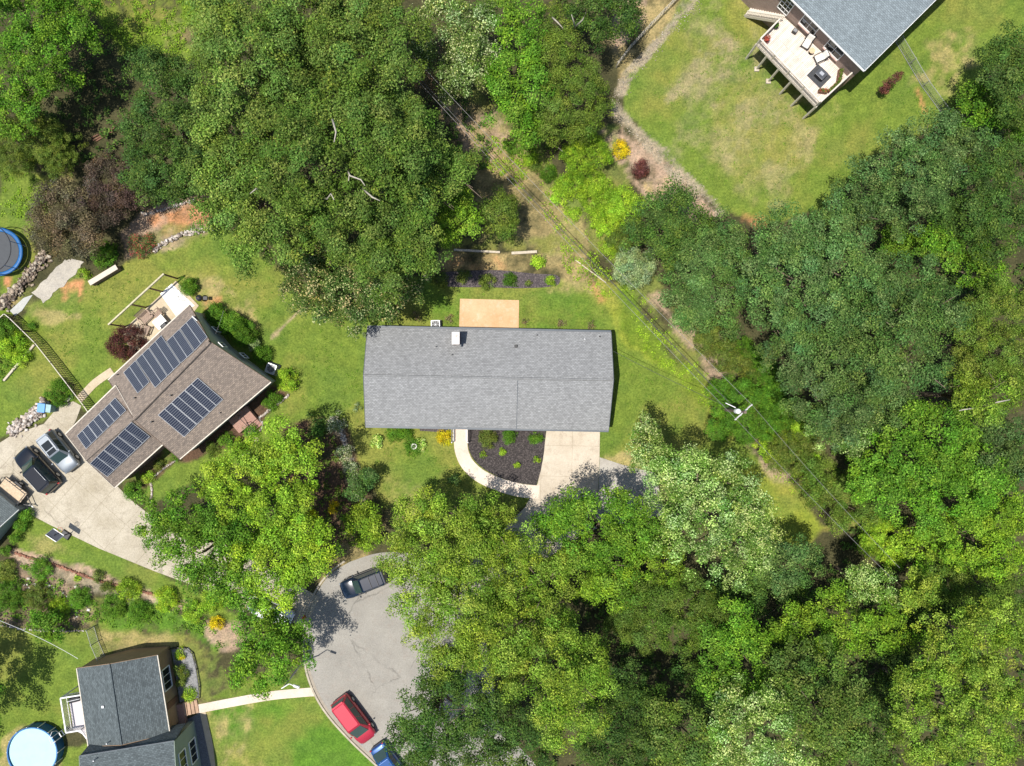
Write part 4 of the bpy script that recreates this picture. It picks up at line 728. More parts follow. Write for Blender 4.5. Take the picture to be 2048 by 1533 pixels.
# ------------------------------------------------------------------ shrubs
GB = "shrubs in front of the grey roofed house"
S = [
 ("shrub", "variegated pale green hosta clump on the front lawn", 'hosta', 753, 883, 13, .45, GB),
 ("shrub", "pale hosta behind the bird bath", 'hosta', 839, 889, 12, .5, GB),
 ("shrub", "low green ground plant around the bird bath", 'shrub', 826, 894, 18, .18, GB),
 ("shrub", "dark green clipped shrub at the left under the front eave", 'shrub', 789, 867, 16, .9, GB),
 ("shrub", "dark green clipped shrub second under the front eave", 'shrub', 812, 865, 18, .9, GB),
 ("shrub", "bright yellow shrub left of the front walk", 'goldshrub', 889, 876, 16, .8, GB),
 ("shrub", "large round olive shrub in the black mulch bed", 'oliveshrub', 977, 878, 19, 1.1, GB),
 ("shrub", "round dark green ball shrub in the middle of the black mulch bed", 'shrub', 1020, 874, 15, 1.0, GB),
 ("shrub", "small leafy green shrub beside the driveway in the black mulch bed", 'shrub', 1071, 878, 13, .7, GB),
 ("plant", "small lime plant nearest the walk in the black mulch bed", 'limeshrub', 966, 910, 7, .3, "lime plants in the black mulch bed"),
 ("plant", "small lime plant below the round olive shrub gap in the black mulch bed", 'limeshrub', 1007, 903, 9, .35, "lime plants in the black mulch bed"),
 ("plant", "small lime plant lowest in the black mulch bed", 'limeshrub', 1035, 930, 8, .3, "lime plants in the black mulch bed"),
 ("plant", "small lime plant nearest the driveway in the black mulch bed", 'limeshrub', 1072, 920, 8, .35, "lime plants in the black mulch bed"),
 ("shrub", "dark sparse shrub at the left behind the grey roof by the oak shade", 'bare', 834, 631, 9, .5, "small dark shrubs behind the house"),
 ("shrub", "dark sparse shrub just left of the back patio", 'bare', 898, 637, 10, .5, "small dark shrubs behind the house"),
 ("shrub", "dark sparse shrub just right of the back patio", 'bare', 1050, 643, 8, .5, "small dark shrubs behind the house"),
 ("shrub", "dark sparse shrub behind the house second right of the patio", 'bare', 1124, 648, 11, .5, "small dark shrubs behind the house"),
 ("shrub", "dark sparse shrub behind the house nearest the right end of the roof", 'bare', 1183, 649, 9, .5, "small dark shrubs behind the house"),
 ("shrub", "brownish green shrub at the left end of the back mulch bed", 'oliveshrub', 882, 562, 14, .9, "shrubs in the back mulch bed"),
 ("shrub", "narrow olive shrub second from left in the back mulch bed", 'oliveshrub', 926, 555, 13, .9, "shrubs in the back mulch bed"),
 ("shrub", "largest round olive shrub in the middle of the back mulch bed", 'oliveshrub', 975, 564, 16, 1.0, "shrubs in the back mulch bed"),
 ("shrub", "green leafy shrub right of the largest one in the back mulch bed", 'shrub', 1021, 560, 14, .7, "shrubs in the back mulch bed"),
 ("shrub", "tiny olive shrub in the back mulch bed", 'oliveshrub', 1057, 566, 7, .4, "shrubs in the back mulch bed"),
 ("shrub", "small yellowish shrub at the right end of the back mulch bed", 'limeshrub', 1102, 562, 10, .7, "shrubs in the back mulch bed"),
 ("shrub", "round bright yellow shrub beside the upper lawn", 'goldshrub', 1241, 299, 18, 1.2, None),
 ("shrub", "round dark red barberry shrub beside the upper lawn", 'maroon', 1281, 338, 18, 1.2, None),
 ("shrub", "large round dark red shrub beside the solar panel house", 'maroon', 251, 688, 37, 2.0, None),
 ("shrub", "yellow shrub in front of the purple plum trees", 'goldshrub', 252, 375, 22, 1.3, None),
 ("shrub", "yellow sprig beside the purple plum trees", 'goldshrub', 262, 392, 14, 1.0, None),
 ("shrub", "green shrub between the purple trees and the concrete bench wall", 'shrub', 205, 508, 28, 1.5, None),
 ("shrub", "red flowering rose bush by the curved stone wall", 'redflower', 280, 490, 28, 1.3, None),
 ("shrub", "fern like green plant beside the flagstone path", 'limeshrub', 165, 548, 13, .7, None),
 ("shrub", "clipped round green shrub beside the white slab", 'shrub', 377, 573, 17, 1.2, None),
 ("shrub", "dark green shrub at the top of the row beside the pale gable wall", 'shrub', 432, 630, 24, 1.8, "shrubs along the pale gable wall"),
 ("shrub", "bright green shrub in the middle of the row beside the pale gable wall", 'shrub', 462, 650, 28, 2.0, "shrubs along the pale gable wall"),
 ("shrub", "large dark green shrub lower in the row beside the pale gable wall", 'shrub', 487, 668, 28, 2.0, "shrubs along the pale gable wall"),
 ("shrub", "small blue green shrub near the end of the row beside the pale gable wall", 'juniper', 508, 692, 14, 1.0, "shrubs along the pale gable wall"),
 ("shrub", "rounded green shrub just above the neighbour air conditioner", 'shrub', 523, 709, 20, 1.3, "shrubs along the pale gable wall"),
 ("shrub", "round bright green shrub just below the neighbour air conditioner", 'limeshrub', 574, 759, 22, 1.5, None),
 ("hedge", "low green planting between the neighbour porch and its stone edge", 'shrub', 545, 800, 20, .6, "low plants along the porch"),
 ("hedge", "low green planting left of the porch steps", 'shrub', 500, 862, 16, .5, "low plants along the porch"),
 ("hedge", "dark low planting under the long eave of the solar panel house", 'shrub', 455, 880, 17, .6, "low plants along the porch"),
 ("hedge", "leafy plant at the lower end of the long eave near the bright maple", 'oliveshrub', 425, 900, 16, .6, "low plants along the porch"),
 ("shrub", "green shrub in the notch where the garage wing meets the solar panel house", 'shrub', 352, 914, 11, .8, "shrubs beside the garage wing"),
 ("shrub", "mixed shrub beside the long wall of the garage wing", 'oliveshrub', 318, 930, 12, .7, "shrubs beside the garage wing"),
 ("shrub", "dark green shrub at the outer corner of the garage wing", 'shrub', 266, 982, 19, 1.2, "shrubs beside the garage wing"),
 ("shrub", "light green shrub inside the pale curved edging", 'limeshrub', 296, 955, 13, .7, "shrubs beside the garage wing"),
 ("hedge", "lime planting below the porch steps", 'limeshrub', 485, 892, 20, .7, "low plants along the porch"),
 ("shrub", "shaggy green shrub beside the black fence and rock wall", 'shrub', 115, 786, 28, 1.4, None),
 ("shrub", "small green weed beside the black fence upper end", 'shrub', 65, 652, 9, .5, None),
 ("shrub", "bushy light green shrub inside the left fence corner", 'limeshrub', 20, 690, 30, 1.4, "shrubs inside the left fence"),
 ("shrub", "mid green shrub inside the left fence at the frame edge", 'shrub', 5, 660, 30, 1.4, "shrubs inside the left fence"),
 ("shrub", "small green shrub inside the left fence nearest the low wood edging", 'limeshrub', 42, 715, 18, 1.0, "shrubs inside the left fence"),
 ("shrub", "clipped ball shrub nearest the utility trailer", 'shrub', 54, 1030, 12, 1.1, "clipped balls beside the grey shed"),
 ("shrub", "clipped ball shrub second from the utility trailer", 'shrub', 42, 1052, 13, 1.1, "clipped balls beside the grey shed"),
 ("shrub", "clipped ball shrub third from the utility trailer", 'shrub', 30, 1077, 11, 1.0, "clipped balls beside the grey shed"),
 ("shrub", "clipped ball shrub farthest from the utility trailer", 'shrub', 14, 1103, 11, 1.0, "clipped balls beside the grey shed"),
 ("shrub", "green spreading shrub below the lawn strip with the basketball hoop", 'shrub', 80, 1137, 26, .9, None),
 ("shrub", "pale lime tuft in the bed below the lawn strip", 'limeshrub', 155, 1156, 8, .4, None),
 ("shrub", "dark rounded shrub in the bed below the lawn strip", 'oliveshrub', 195, 1155, 13, .7, None),
 ("shrub", "dark olive shrub right of the rounded one in the bed below the lawn strip", 'oliveshrub', 215, 1172, 13, .7, None),
 ("shrub", "large yellow-green shrub in the bed below the lawn strip", 'limeshrub', 255, 1180, 24, 1.2, None),
 ("shrub", "long arching green shrub above the dark roofed house bank", 'shrub', 225, 1215, 26, 1.0, "shrubs on the green bank"),
 ("shrub", "mid green shrub on the bank left of the yellow shrub", 'limeshrub', 330, 1200, 26, 1.0, "shrubs on the green bank"),
 ("shrub", "leafy shrub on the bank nearest the yellow shrub", 'limeshrub', 385, 1225, 24, 1.0, "shrubs on the green bank"),
 ("shrub", "dark green shrub low on the bank", 'shrub', 280, 1225, 26, .9, "shrubs on the green bank"),
 ("shrub", "broad green shrub at the left frame edge above the pale stone edging", 'shrub', 22, 1190, 34, .9, "shrubs in the lower left garden"),
 ("shrub", "rounded green shrub in the middle of the lower left garden", 'oliveshrub', 75, 1195, 30, .9, "shrubs in the lower left garden"),
 ("shrub", "lime shrub in the lower left garden just above the sapling", 'limeshrub', 118, 1220, 24, .8, "shrubs in the lower left garden"),
 ("shrub", "mid green shrub touching the left end of the green bank", 'shrub', 160, 1195, 24, .8, "shrubs in the lower left garden"),
 ("shrub", "olive shrub at the frame edge highest in the lower left garden", 'oliveshrub', 12, 1142, 24, .7, "shrubs in the lower left garden"),
 ("shrub", "bright arching shrub at the right end of the bank by the maples", 'limeshrub', 425, 1205, 26, 1.0, "shrubs on the green bank"),
 ("shrub", "round golden yellow shrub beside the cul-de-sac bank", 'goldshrub', 433, 1246, 15, 1.0, None),
 ("shrub", "round golden shrub in the shade beside the cul-de-sac", 'goldshrub', 622, 1034, 13, .9, "golden shrubs in the shaded bed"),
 ("shrub", "golden shrub right of the first in the shaded bed", 'goldshrub', 668, 1015, 12, .8, "golden shrubs in the shaded bed"),
 ("shrub", "small yellow-green shrub highest in the shaded bed", 'limeshrub', 630, 974, 10, .7, "golden shrubs in the shaded bed"),
 ("flowering_shrub", "whitish flowering shrub at the top of the rock edged bed", 'whiteflower', 672, 850, 22, .8, "white flowering shrubs along the rock edged bed"),
 ("flowering_shrub", "whitish flowering shrub midway along the rock edged bed", 'whiteflower', 690, 905, 18, .7, "white flowering shrubs along the rock edged bed"),
 ("flowering_shrub", "whitish flowering shrub at the lower end of the rock edged bed", 'whiteflower', 703, 935, 17, .7, "white flowering shrubs along the rock edged bed"),
 ("shrub", "dark green shrub left of the whitish flowers", 'dark', 625, 850, 22, 1.0, None),
 ("flowering_shrub", "white blossoming shrub under the maples near the cul-de-sac", 'whiteflower', 492, 1207, 18, 1.2, None),
 ("conifer", "grey-green weeping juniper beside the wires", 'juniper', 1266, 540, 42, 3.5, None),
 ("shrub", "lime thicket below the round bright green tree", 'limeshrub', 1142, 368, 30, 1.6, "lime thicket above the wires"),
 ("shrub", "long lime thicket left of the olive tree", 'limeshrub', 1195, 385, 42, 1.9, "lime thicket above the wires"),
 ("shrub", "lime thicket touching the olive tree", 'limeshrub', 1250, 415, 44, 1.9, "lime thicket above the wires"),
 ("shrub", "lower lime thicket beside the grey-green juniper", 'limeshrub', 1212, 440, 34, 1.5, "lime thicket above the wires"),
 ("shrub", "mixed green shrub between the thicket and the juniper", 'oliveshrub', 1240, 480, 30, 1.4, "lime thicket above the wires"),
 ("shrub", "small mid green bush in the weedy strip above the wires", 'shrub', 1095, 345, 18, .9, None),
 ("shrub", "round bright bush at the top of the weedy strip by the vivid green tree", 'limeshrub', 1060, 318, 15, .8, None),
 ("shrub", "leafy bush left of the lime thicket in the weedy strip", 'limeshrub', 1118, 395, 17, .8, None),
 ("shrub", "small yellowish bush midway down the weedy strip", 'limeshrub', 1150, 430, 13, .6, None),
 ("shrub", "ragged green bush above the lime thicket beside the clearing", 'shrub', 1020, 295, 14, .7, None),
 ("shrub", "green clump at the head of the back lawn by the clay patch", 'limeshrub', 1075, 525, 15, .3, None),
 ("shrub", "low bright clump between the juniper and the wires", 'limeshrub', 1215, 500, 18, .6, None),
 ("shrub", "low dark bush nearest the wires in the weedy strip", 'oliveshrub', 1070, 335, 13, .6, None),
 ("shrub", "single dark green weed on the front lawn", 'bluish', 912, 960, 12, .2, None),
 ("shrub", "wispy grey green weed on the side lawn left of the grey roof", 'juniper', 714, 815, 9, .4, None),
 ("shrub", "small lone weed beside the upper left roof corner", 'juniper', 728, 670, 6, .3, None),
 ("shrub", "orange and yellow flowering plant in the front bed of the dark roofed house", 'goldshrub', 362, 1315, 7, .5, "plants in the gravel bed"),
 ("shrub", "green plant cushion at the top of the gravel bed", 'limeshrub', 360, 1307, 12, .5, "plants in the gravel bed"),
 ("shrub", "clipped ball highest in the gravel bed", 'oliveshrub', 357, 1337, 11, .9, "plants in the gravel bed"),
 ("shrub", "clipped ball in the middle of the gravel bed", 'oliveshrub', 369, 1349, 10, .8, "plants in the gravel bed"),
 ("shrub", "clipped ball lowest in the gravel bed", 'oliveshrub', 361, 1366, 10, .8, "plants in the gravel bed"),
 ("shrub", "large light green plant beside the brick steps", 'limeshrub', 380, 1389, 14, .6, "plants in the gravel bed"),
]
for nm, lab, sty, px, py, r, h, gr in S:
    shrub(nm, lab, sty, px, py, r, h, cat=nm.replace('_', ' '), group=gr)
sp = []
p0 = P(1778, 165, 1.5); o = thing("small_tree", "thin dark purple sapling on the upper lawn", "tree", (P(1752, 187).x, P(1752, 187).y, 0))
b0 = P(1752, 187); tops = [(1768, 182, 1.2, 9), (1776, 168, 2.0, 9), (1790, 155, 2.4, 10), (1800, 147, 2.6, 7), (1782, 158, 2.4, 8), (1771, 178, 1.6, 8)]
crown("crown", [(*P(a, b, z)[:2], z, r * .047) for a, b, z, r in tops], 'maroon', o, (b0.x, b0.y, 0)); woody((b0.x, b0.y, 0), [P(a, b, z) for a, b, z, r in tops], .035, BARK, o)

# ------------------------------------------------------------------ undergrowth (uncountable)
def undergrowth(name, polys, style, per_m2, hmax, lab=None, clump=.4, count=16, size=.09):
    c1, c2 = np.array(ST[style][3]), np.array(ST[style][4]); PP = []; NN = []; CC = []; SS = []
    for poly in polys:
        w_ = [P(*p) for p in poly]; xs = [a.x for a in w_]; ys = [a.y for a in w_]
        A = (max(xs) - min(xs)) * (max(ys) - min(ys)); n = int(A * per_m2)
        x = rng.uniform(min(xs), max(xs), n); y = rng.uniform(min(ys), max(ys), n)
        ok = sdf_poly(x, y, [(a.x, a.y) for a in w_]) < 0; x, y = x[ok], y[ok]
        q = fbm(x * .45, y * .45, 77); ok = rng.random(len(x)) < np.clip((q - .32) * 4, .08, 1); x, y, q = x[ok], y[ok], q[ok]; n = len(x)
        hh = hmax * np.clip((q - .25) * 1.8, .12, 1) * (.5 + .5 * rng.random(n))
        ci = np.repeat(np.arange(n), count); m = len(ci); u = unit(m); u[:, 2] = np.abs(u[:, 2])
        p = np.stack([x, y, hh * .6], 1)[ci] + u * (clump * (.3 + .7 * rng.random(m)))[:, None] * np.stack([np.ones(m), np.ones(m), hh[ci] * .9 / clump * .5], 1)
        p[:, 2] = np.maximum(p[:, 2], .04)
        nn = u * .4 + np.array((0, 0, .8)) + unit(m) * .5; nn /= np.linalg.norm(nn, axis=1)[:, None]
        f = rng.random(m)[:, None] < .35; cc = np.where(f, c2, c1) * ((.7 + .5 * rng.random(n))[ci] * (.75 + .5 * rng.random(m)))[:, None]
        PP.append(p); NN.append(nn); CC.append(cc); SS.append(size * (.7 + .6 * rng.random(m)))
    CC = [c_ * np.array((1.1, 1.12, .8)) for c_ in CC]
    global NLEAF; PP = np.vstack(PP); NLEAF += len(PP)
    return stuff(leaves(name, PP, np.vstack(NN), np.concatenate(SS), np.vstack(CC), None, (0, 0, 0)))
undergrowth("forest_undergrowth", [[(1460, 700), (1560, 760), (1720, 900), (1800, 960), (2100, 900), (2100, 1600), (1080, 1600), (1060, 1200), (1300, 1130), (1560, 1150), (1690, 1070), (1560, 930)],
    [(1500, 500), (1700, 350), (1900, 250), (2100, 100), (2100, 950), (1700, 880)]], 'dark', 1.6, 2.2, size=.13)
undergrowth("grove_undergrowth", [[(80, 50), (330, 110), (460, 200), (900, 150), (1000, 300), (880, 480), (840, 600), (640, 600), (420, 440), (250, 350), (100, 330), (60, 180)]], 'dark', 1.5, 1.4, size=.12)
undergrowth("meadow_weeds", [[(110, -30), (470, -30), (480, 120), (330, 130), (200, 70)], [(0, 340), (80, 350), (110, 380), (60, 440), (0, 440)]], 'lime', 4.5, .4, size=.08)
undergrowth("slope_weeds", [[(1240, 560), (1290, 570), (1350, 690), (1440, 770), (1500, 880), (1440, 860), (1380, 780), (1290, 710)], [(1010, 300), (1160, 290), (1250, 420), (1240, 540), (1180, 500), (1110, 420), (1040, 340)], [(1120, 480), (1180, 500), (1230, 590), (1190, 590), (1130, 545)], [(1530, 870), (1620, 960), (1700, 1060), (1660, 1060), (1540, 950)], [(940, 260), (1010, 280), (1060, 350), (1030, 370), (960, 330)]], 'limeshrub', 5.5, .4, size=.07, count=14)
undergrowth("bank_ground_cover", [[(170, 1195), (260, 1190), (420, 1235), (480, 1270), (425, 1300), (380, 1262), (190, 1255)], [(-30, 640), (25, 640), (60, 690), (30, 740), (-30, 780)]], 'bright', 5, .5, size=.08)
undergrowth("garden_ground_cover", [[(-30, 1125), (60, 1130), (170, 1180), (180, 1255), (60, 1262), (-30, 1250)]], 'bright', 4.2, .7, size=.09)
undergrowth("scrub", [[(990, 260), (1110, 290), (1090, 320), (1010, 310)], [(590, 860), (690, 860), (720, 1000), (740, 1090), (640, 1090), (600, 980)]], 'fine', 2.2, .6, size=.09)
undergrowth("lawn_tufts", [[(735, 870), (900, 900), (960, 980), (900, 1010), (770, 1000)], [(560, 650), (730, 660), (725, 850), (640, 830), (560, 760)], [(1230, 680), (1430, 830), (1300, 880), (1215, 900)], [(860, 585), (1200, 585), (1215, 650), (860, 650)],
    [(70, 700), (180, 570), (300, 510), (430, 470), (540, 540), (600, 640), (500, 640), (330, 540), (200, 650), (220, 740), (180, 790)], [(1280, 200), (1480, 60), (1500, 100), (1640, 240), (1880, 100), (1880, 230), (1640, 400), (1450, 410)]], 'bright', 2.2, .10, size=.045, count=7, clump=.22)
undergrowth("wire_line_growth", [[(1000, 330), (1014, 326), (1130, 455), (1240, 560), (1222, 566), (1110, 460)]], 'limeshrub', 6, .3, size=.07, count=12)
undergrowth("fallen_oak_leaf_weeds", [[(860, 300), (960, 230), (1010, 300), (960, 480), (870, 480)]], 'bare', .7, .2, size=.07, count=8)

# ------------------------------------------------------------------ houses
CAMP = Vector((0, 0, CH))
def on_plane(px, py, pts, off=0.0):
    a, b, c = [Vector(p) for p in pts[:3]]; n = (b - a).cross(c - a).normalized()
    if n.z < 0: n = -n
    d = (P(px, py, 0) - CAMP); t = (a + n * off - CAMP).dot(n) / d.dot(n)
    return CAMP + d * t, n
def window(parent, a, b, z0, z1, frame_mat, out, nx=2, ny=1, name="window", fw=.07):
    """a,b: ends of the opening on the wall in plan; out: outward unit normal"""
    a = Vector((a[0], a[1], 0)); b = Vector((b[0], b[1], 0)); d = (b - a).normalized(); out = Vector((*out, 0)); o_ = out * .03
    m = MB(); up = tuple(out)
    for z in (z0, z1): m.bar(a + o_ + Vector((0, 0, z)), b + o_ + Vector((0, 0, z)), fw, .08)
    for p in (a, b): m.bar(p + o_ + Vector((0, 0, z0)), p + o_ + Vector((0, 0, z1)), fw, .08, up=up)
    for i in range(1, nx):
        p = a.lerp(b, i / nx); m.bar(p + o_ * .8 + Vector((0, 0, z0)), p + o_ * .8 + Vector((0, 0, z1)), .04, .05, up=up)
    for i in range(1, ny):
        z = z0 + (z1 - z0) * i / ny; m.bar(a + o_ * .8 + Vector((0, 0, z)), b + o_ * .8 + Vector((0, 0, z)), .04, .05)
    f = m.build(name, frame_mat, parent)
    g = MB(); q = out * .012
    g.add([a + q + Vector((0, 0, z0)), b + q + Vector((0, 0, z0)), b + q + Vector((0, 0, z1)), a + q + Vector((0, 0, z1)), a - q + Vector((0, 0, z0)), b - q + Vector((0, 0, z0)), b - q + Vector((0, 0, z1)), a - q + Vector((0, 0, z1))],
          [(0, 1, 2, 3), (7, 6, 5, 4), (0, 4, 5, 1), (1, 5, 6, 2), (2, 6, 7, 3), (3, 7, 4, 0)])
    g.build("pane", GLASS, f); return f
def gable(o, A, B, C, D, R1, R2, roofm, wallm, oh=.4, ohr=.25, th=.14, trim=None, gut=None, zbase=0, gw=.12, wallname="wall"):
    """eave corners A-D (side 1), B-C (side 2); rakes A-B, D-C; ridge R1-R2"""
    A, B, C, D, R1, R2 = [Vector(v) for v in (A, B, C, D, R1, R2)]
    m = MB(); m.plate([A, R1, R2, D], th); m.plate([R1, B, C, R2], th)
    rf = m.build("roof", roofm, o)
    m = MB(); m.tube([R1 + Vector((0, 0, .02)), R2 + Vector((0, 0, .02))], .075, 8); m.build("ridge_cap", roofm, rf)
    ul = (D - A); ul.z = 0; ul.normalize(); uw = (B - A); uw.z = 0; uw.normalize()
    wA, wB, wC, wD = A + uw * oh + ul * ohr, B - uw * oh + ul * ohr, C - uw * oh - ul * ohr, D + uw * oh - ul * ohr
    def zof(p, pl):
        a, b, c = pl; n = (b - a).cross(c - a); return a.z - (n.x * (p.x - a.x) + n.y * (p.y - a.y)) / n.z
    g1 = R1 + ul * ohr; g2 = R2 - ul * ohr
    dz = th + .06
    tops = [(wA, (A, R1, D)), (g1, None), (wB, (R1, B, C)), (wC, (R2, B, C)), (g2, None), (wD, (A, R2, D))]
    T_ = [Vector((p.x, p.y, (zof(p, pl) if pl else p.z) - dz)) for p, pl in tops]; Bt = [Vector((p.x, p.y, zbase - .1)) for p in T_]
    m = MB(); m.add(T_ + Bt, [(0, 6, 7, 1), (1, 7, 8, 2), (2, 8, 9, 3), (3, 9, 10, 4), (4, 10, 11, 5), (5, 11, 6, 0), (0, 1, 4, 5), (1, 2, 3, 4), (6, 11, 10, 7), (7, 10, 9, 8)])
    ob = m.build(wallname, wallm, o)
    if gut:
        for a, b, s in ((A, D, -1), (B, C, 1)):
            m = MB(); off = uw * s * gw * .55 + Vector((0, 0, -.03)); m.bar(a + off, b + off, gw, .1); m.build("gutter", gut, o)
    if trim:
        for a, b, s in ((A, R1, -1), (B, R1, -1), (D, R2, 1), (C, R2, 1)):
            m = MB(); off = ul * s * .022 + Vector((0, 0, -.06)); m.bar(a + off, b + off, .04, .17); m.build("rake_board", trim, o)
    return dict(uw=uw, ul=ul, w=(wA, wB, wC, wD), g=(g1, g2), roof=rf)
def pipe(o, px, py, pl, r=.05, h=.35, mat=None, name="vent_pipe"):
    p, n = on_plane(px, py, pl); MB().tube([p - Vector((0, 0, .1)), p + Vector((0, 0, h))], r, 10).build(name, mat or BLACK, o)
def roofvent(o, px, py, pl, s=.3, mat=None, ang=0):
    p, n = on_plane(px, py, pl); MB().box(p + Vector((0, 0, .07)), (s, s, .2), rz=ang, taper=.8).build("roof_vent", mat or BLACK, o, bevel=.02)

# grey roofed ranch house in the middle
c = P(978, 756); H1 = thing("ranch_house", "long brick ranch house under a plain grey shingle roof in the middle of the lawn", "house", (c.x, c.y, 0))
SH1 = shingles("grey_shingles", (.275, .278, .278), .3, bw=.5, rh=.2)
BR1 = bricks("red_brick", (.26, .10, .06), (.34, .15, .09), (.4, .36, .32))
SLATE = M("slate_metal", (.085, .10, .115), .5, var=.1)
e = 3.0; r = 4.75
A, B, C_, D = P(735, 655, e), P(731, 852, e), P(1217, 861, e), P(1222, 665, e)
R1, R2 = P(727, 751, r), P(1227, 760, r)
# side 1 = north eave, side 2 = south eave
h1 = gable(H1, A, B, C_, D, R1, R2, SH1, BR1, .45, .35, gut=None, trim=SLATE)
for a, b, s in ((A, D, 1), (B, C_, -1)):
    m = MB(); m.bar(a + Vector((0, s * .09, -.04)), b + Vector((0, s * .09, -.04)), .17, .11); m.build("gutter", SLATE, H1)
PN = (A, R1, D); PS = (R1, B, C_)
m = MB(); q0, n_ = on_plane(1035.5, 760, PS); q1, _ = on_plane(1033, 858, PS)
m.plate([q0 + n_ * .05, on_plane(1226.5, 762, PS)[0] + n_ * .05, C_ + n_ * .05, q1 + n_ * .05], .045); m.build("garage_roof_section", SH1, H1)
m = MB(); m.bar(q0 + n_ * .06, q1 + n_ * .06, .05, .03); m.build("roof_seam", SLATE, H1)
ctr, _ = on_plane(914, 690, PN); WHS = M("limewashed_brick", (.72, .68, .64), .8, var=.15, scale=6)
cc = P(911.5, 677, 5.15)
ch = MB().box((cc.x, cc.y, 4.3), (.62, 1.05, 1.7)).build("chimney", BR1, H1)
MB().box((cc.x, cc.y, 5.2), (.7, 1.12, .12)).build("chimney_cap", WHS, ch, bevel=.02)
MB().tube([(cc.x, cc.y + .2, 5.25), (cc.x, cc.y + .2, 5.42)], .13, 12).build("flue", CREAM, ch)
MB().box((cc.x + .36, cc.y - .1, 4.0), (.12, 1.2, .4)).build("flashing", SLATE, ch)
pipe(H1, 872, 694, PN); pipe(H1, 904, 710, PN); pipe(H1, 1074, 671, PN, .055, .3); pipe(H1, 1169, 679, PN, .06, .3, STEEL); pipe(H1, 1199, 674, PN, .06, .3); roofvent(H1, 1032, 693, PN, .3)
wA, wB, wC, wD = h1['w']
for f0, f1 in ((.06, .12), (.2, .26), (.52, .57)):
    a = wB.lerp(wC, f0); b = wB.lerp(wC, f1); window(H1, (a.x, a.y), (b.x, b.y), 1.0, 2.3, WHITE, (0, -1), 2, 2)
for f0, f1 in ((.08, .14), (.62, .68), (.82, .88)):
    a = wD.lerp(wA, 1 - f0); b = wD.lerp(wA, 1 - f1); window(H1, (a.x, a.y), (b.x, b.y), 1.0, 2.3, WHITE, (0, 1), 2, 2)
a = wB.lerp(wC, .755); b = wB.lerp(wC, .965); m = MB(); m.box(((a.x + b.x) / 2, (a.y + b.y) / 2 - .02, 1.1), ((b.x - a.x), .08, 2.2)); m.build("garage_door", WHITE, H1, bevel=.01)
a = wB.lerp(wC, .385); dr = MB().box((a.x, a.y - .02, 1.05), (.95, .08, 2.1)).build("door", REDWOOD, H1, bevel=.01)
MB().lathe((a.x + .38, a.y - .1, 1.0), [(0, -.03), (.035, 0), (0, .03)], 10).build("handle", STEEL, dr)
# front walk railings: one each side
for s, lab in ((-1, "white and dark railing on the left of the front walk"), (1, "white and dark railing on the right of the front walk")):
    x = P(905 if s < 0 else 937, 870).x; y0 = P(0, 857).y; y1 = P(0, 884).y
    o = thing("railing", lab, "railing", (x, y0, 0), "front walk railings")
    for y in (y0, y1): MB().box((x, y, .5), (.09, .09, 1.0)).build("post", WHITE, o, bevel=.01)
    m = MB(); m.bar((x, y0, .95), (x, y1, .95), .06, .05); m.build("rail", BLACK, o)
    m = MB()
    for i in range(1, 10): m.bar((x, y0 + (y1 - y0) * i / 10, .1), (x, y0 + (y1 - y0) * i / 10, .93), .025)
    m.build("balusters", BLACK, o)
    MB().box((x - s * .14, (y0 + y1) / 2, .14), (.2, 1.25, .24)).build("side_wall", WHS, o, bevel=.02)

def ac_unit(px, py, label, ang, s=.85):
    p = P(px, py, .7); o = thing("air_conditioner", label, "air conditioner", (p.x, p.y, 0), "outdoor air conditioners")
    MB().box((p.x, p.y, .4), (s, s, .75), rz=ang).build("cabinet", M("ac_metal", (.35, .36, .35), .6, var=.1), o, bevel=.08)
    MB().box((p.x, p.y, .03), (s * 1.2, s * 1.2, .08), rz=ang).build("pad", CONCG, o)
    MB().lathe((p.x, p.y, .785), [(.0, -.004), (.30, -.004), (.34, .0), (.34, .01), (0, .01)], 24).build("fan_opening", BLACK, o)
    m = MB()
    for r_ in (.1, .19, .28, .35):
        m.tube([(p.x + r_ * math.cos(t), p.y + r_ * math.sin(t), .81) for t in np.linspace(0, 2 * math.pi, 22)], .007, 4, False)
    for t in range(4): m.bar((p.x - .36 * math.cos(t * .785), p.y - .36 * math.sin(t * .785), .805), (p.x + .36 * math.cos(t * .785), p.y + .36 * math.sin(t * .785), .805), .012)
    m.build("guard", STEEL, o)
    m = MB()
    for sx in (-1, 1):
        v = Matrix.Rotation(ang, 3, 'Z')
        a = v @ Vector((sx * s * .47, -s * .47, 0)); b = v @ Vector((sx * s * .47, s * .47, 0)); m.bar(Vector((p.x, p.y, .79)) + a, Vector((p.x, p.y, .79)) + b, .05, .03)
        a = v @ Vector((-s * .43, sx * s * .47, 0)); b = v @ Vector((s * .43, sx * s * .47, 0)); m.bar(Vector((p.x, p.y, .79)) + a, Vector((p.x, p.y, .79)) + b, .05, .03)
    m.build("rim", STEEL, o)
ac_unit(871, 650, "pale air conditioner half under the rear eave of the grey roofed house", .03)
ac_unit(542, 738, "grey air conditioner beside the solar panel house gable", -.35, .95)

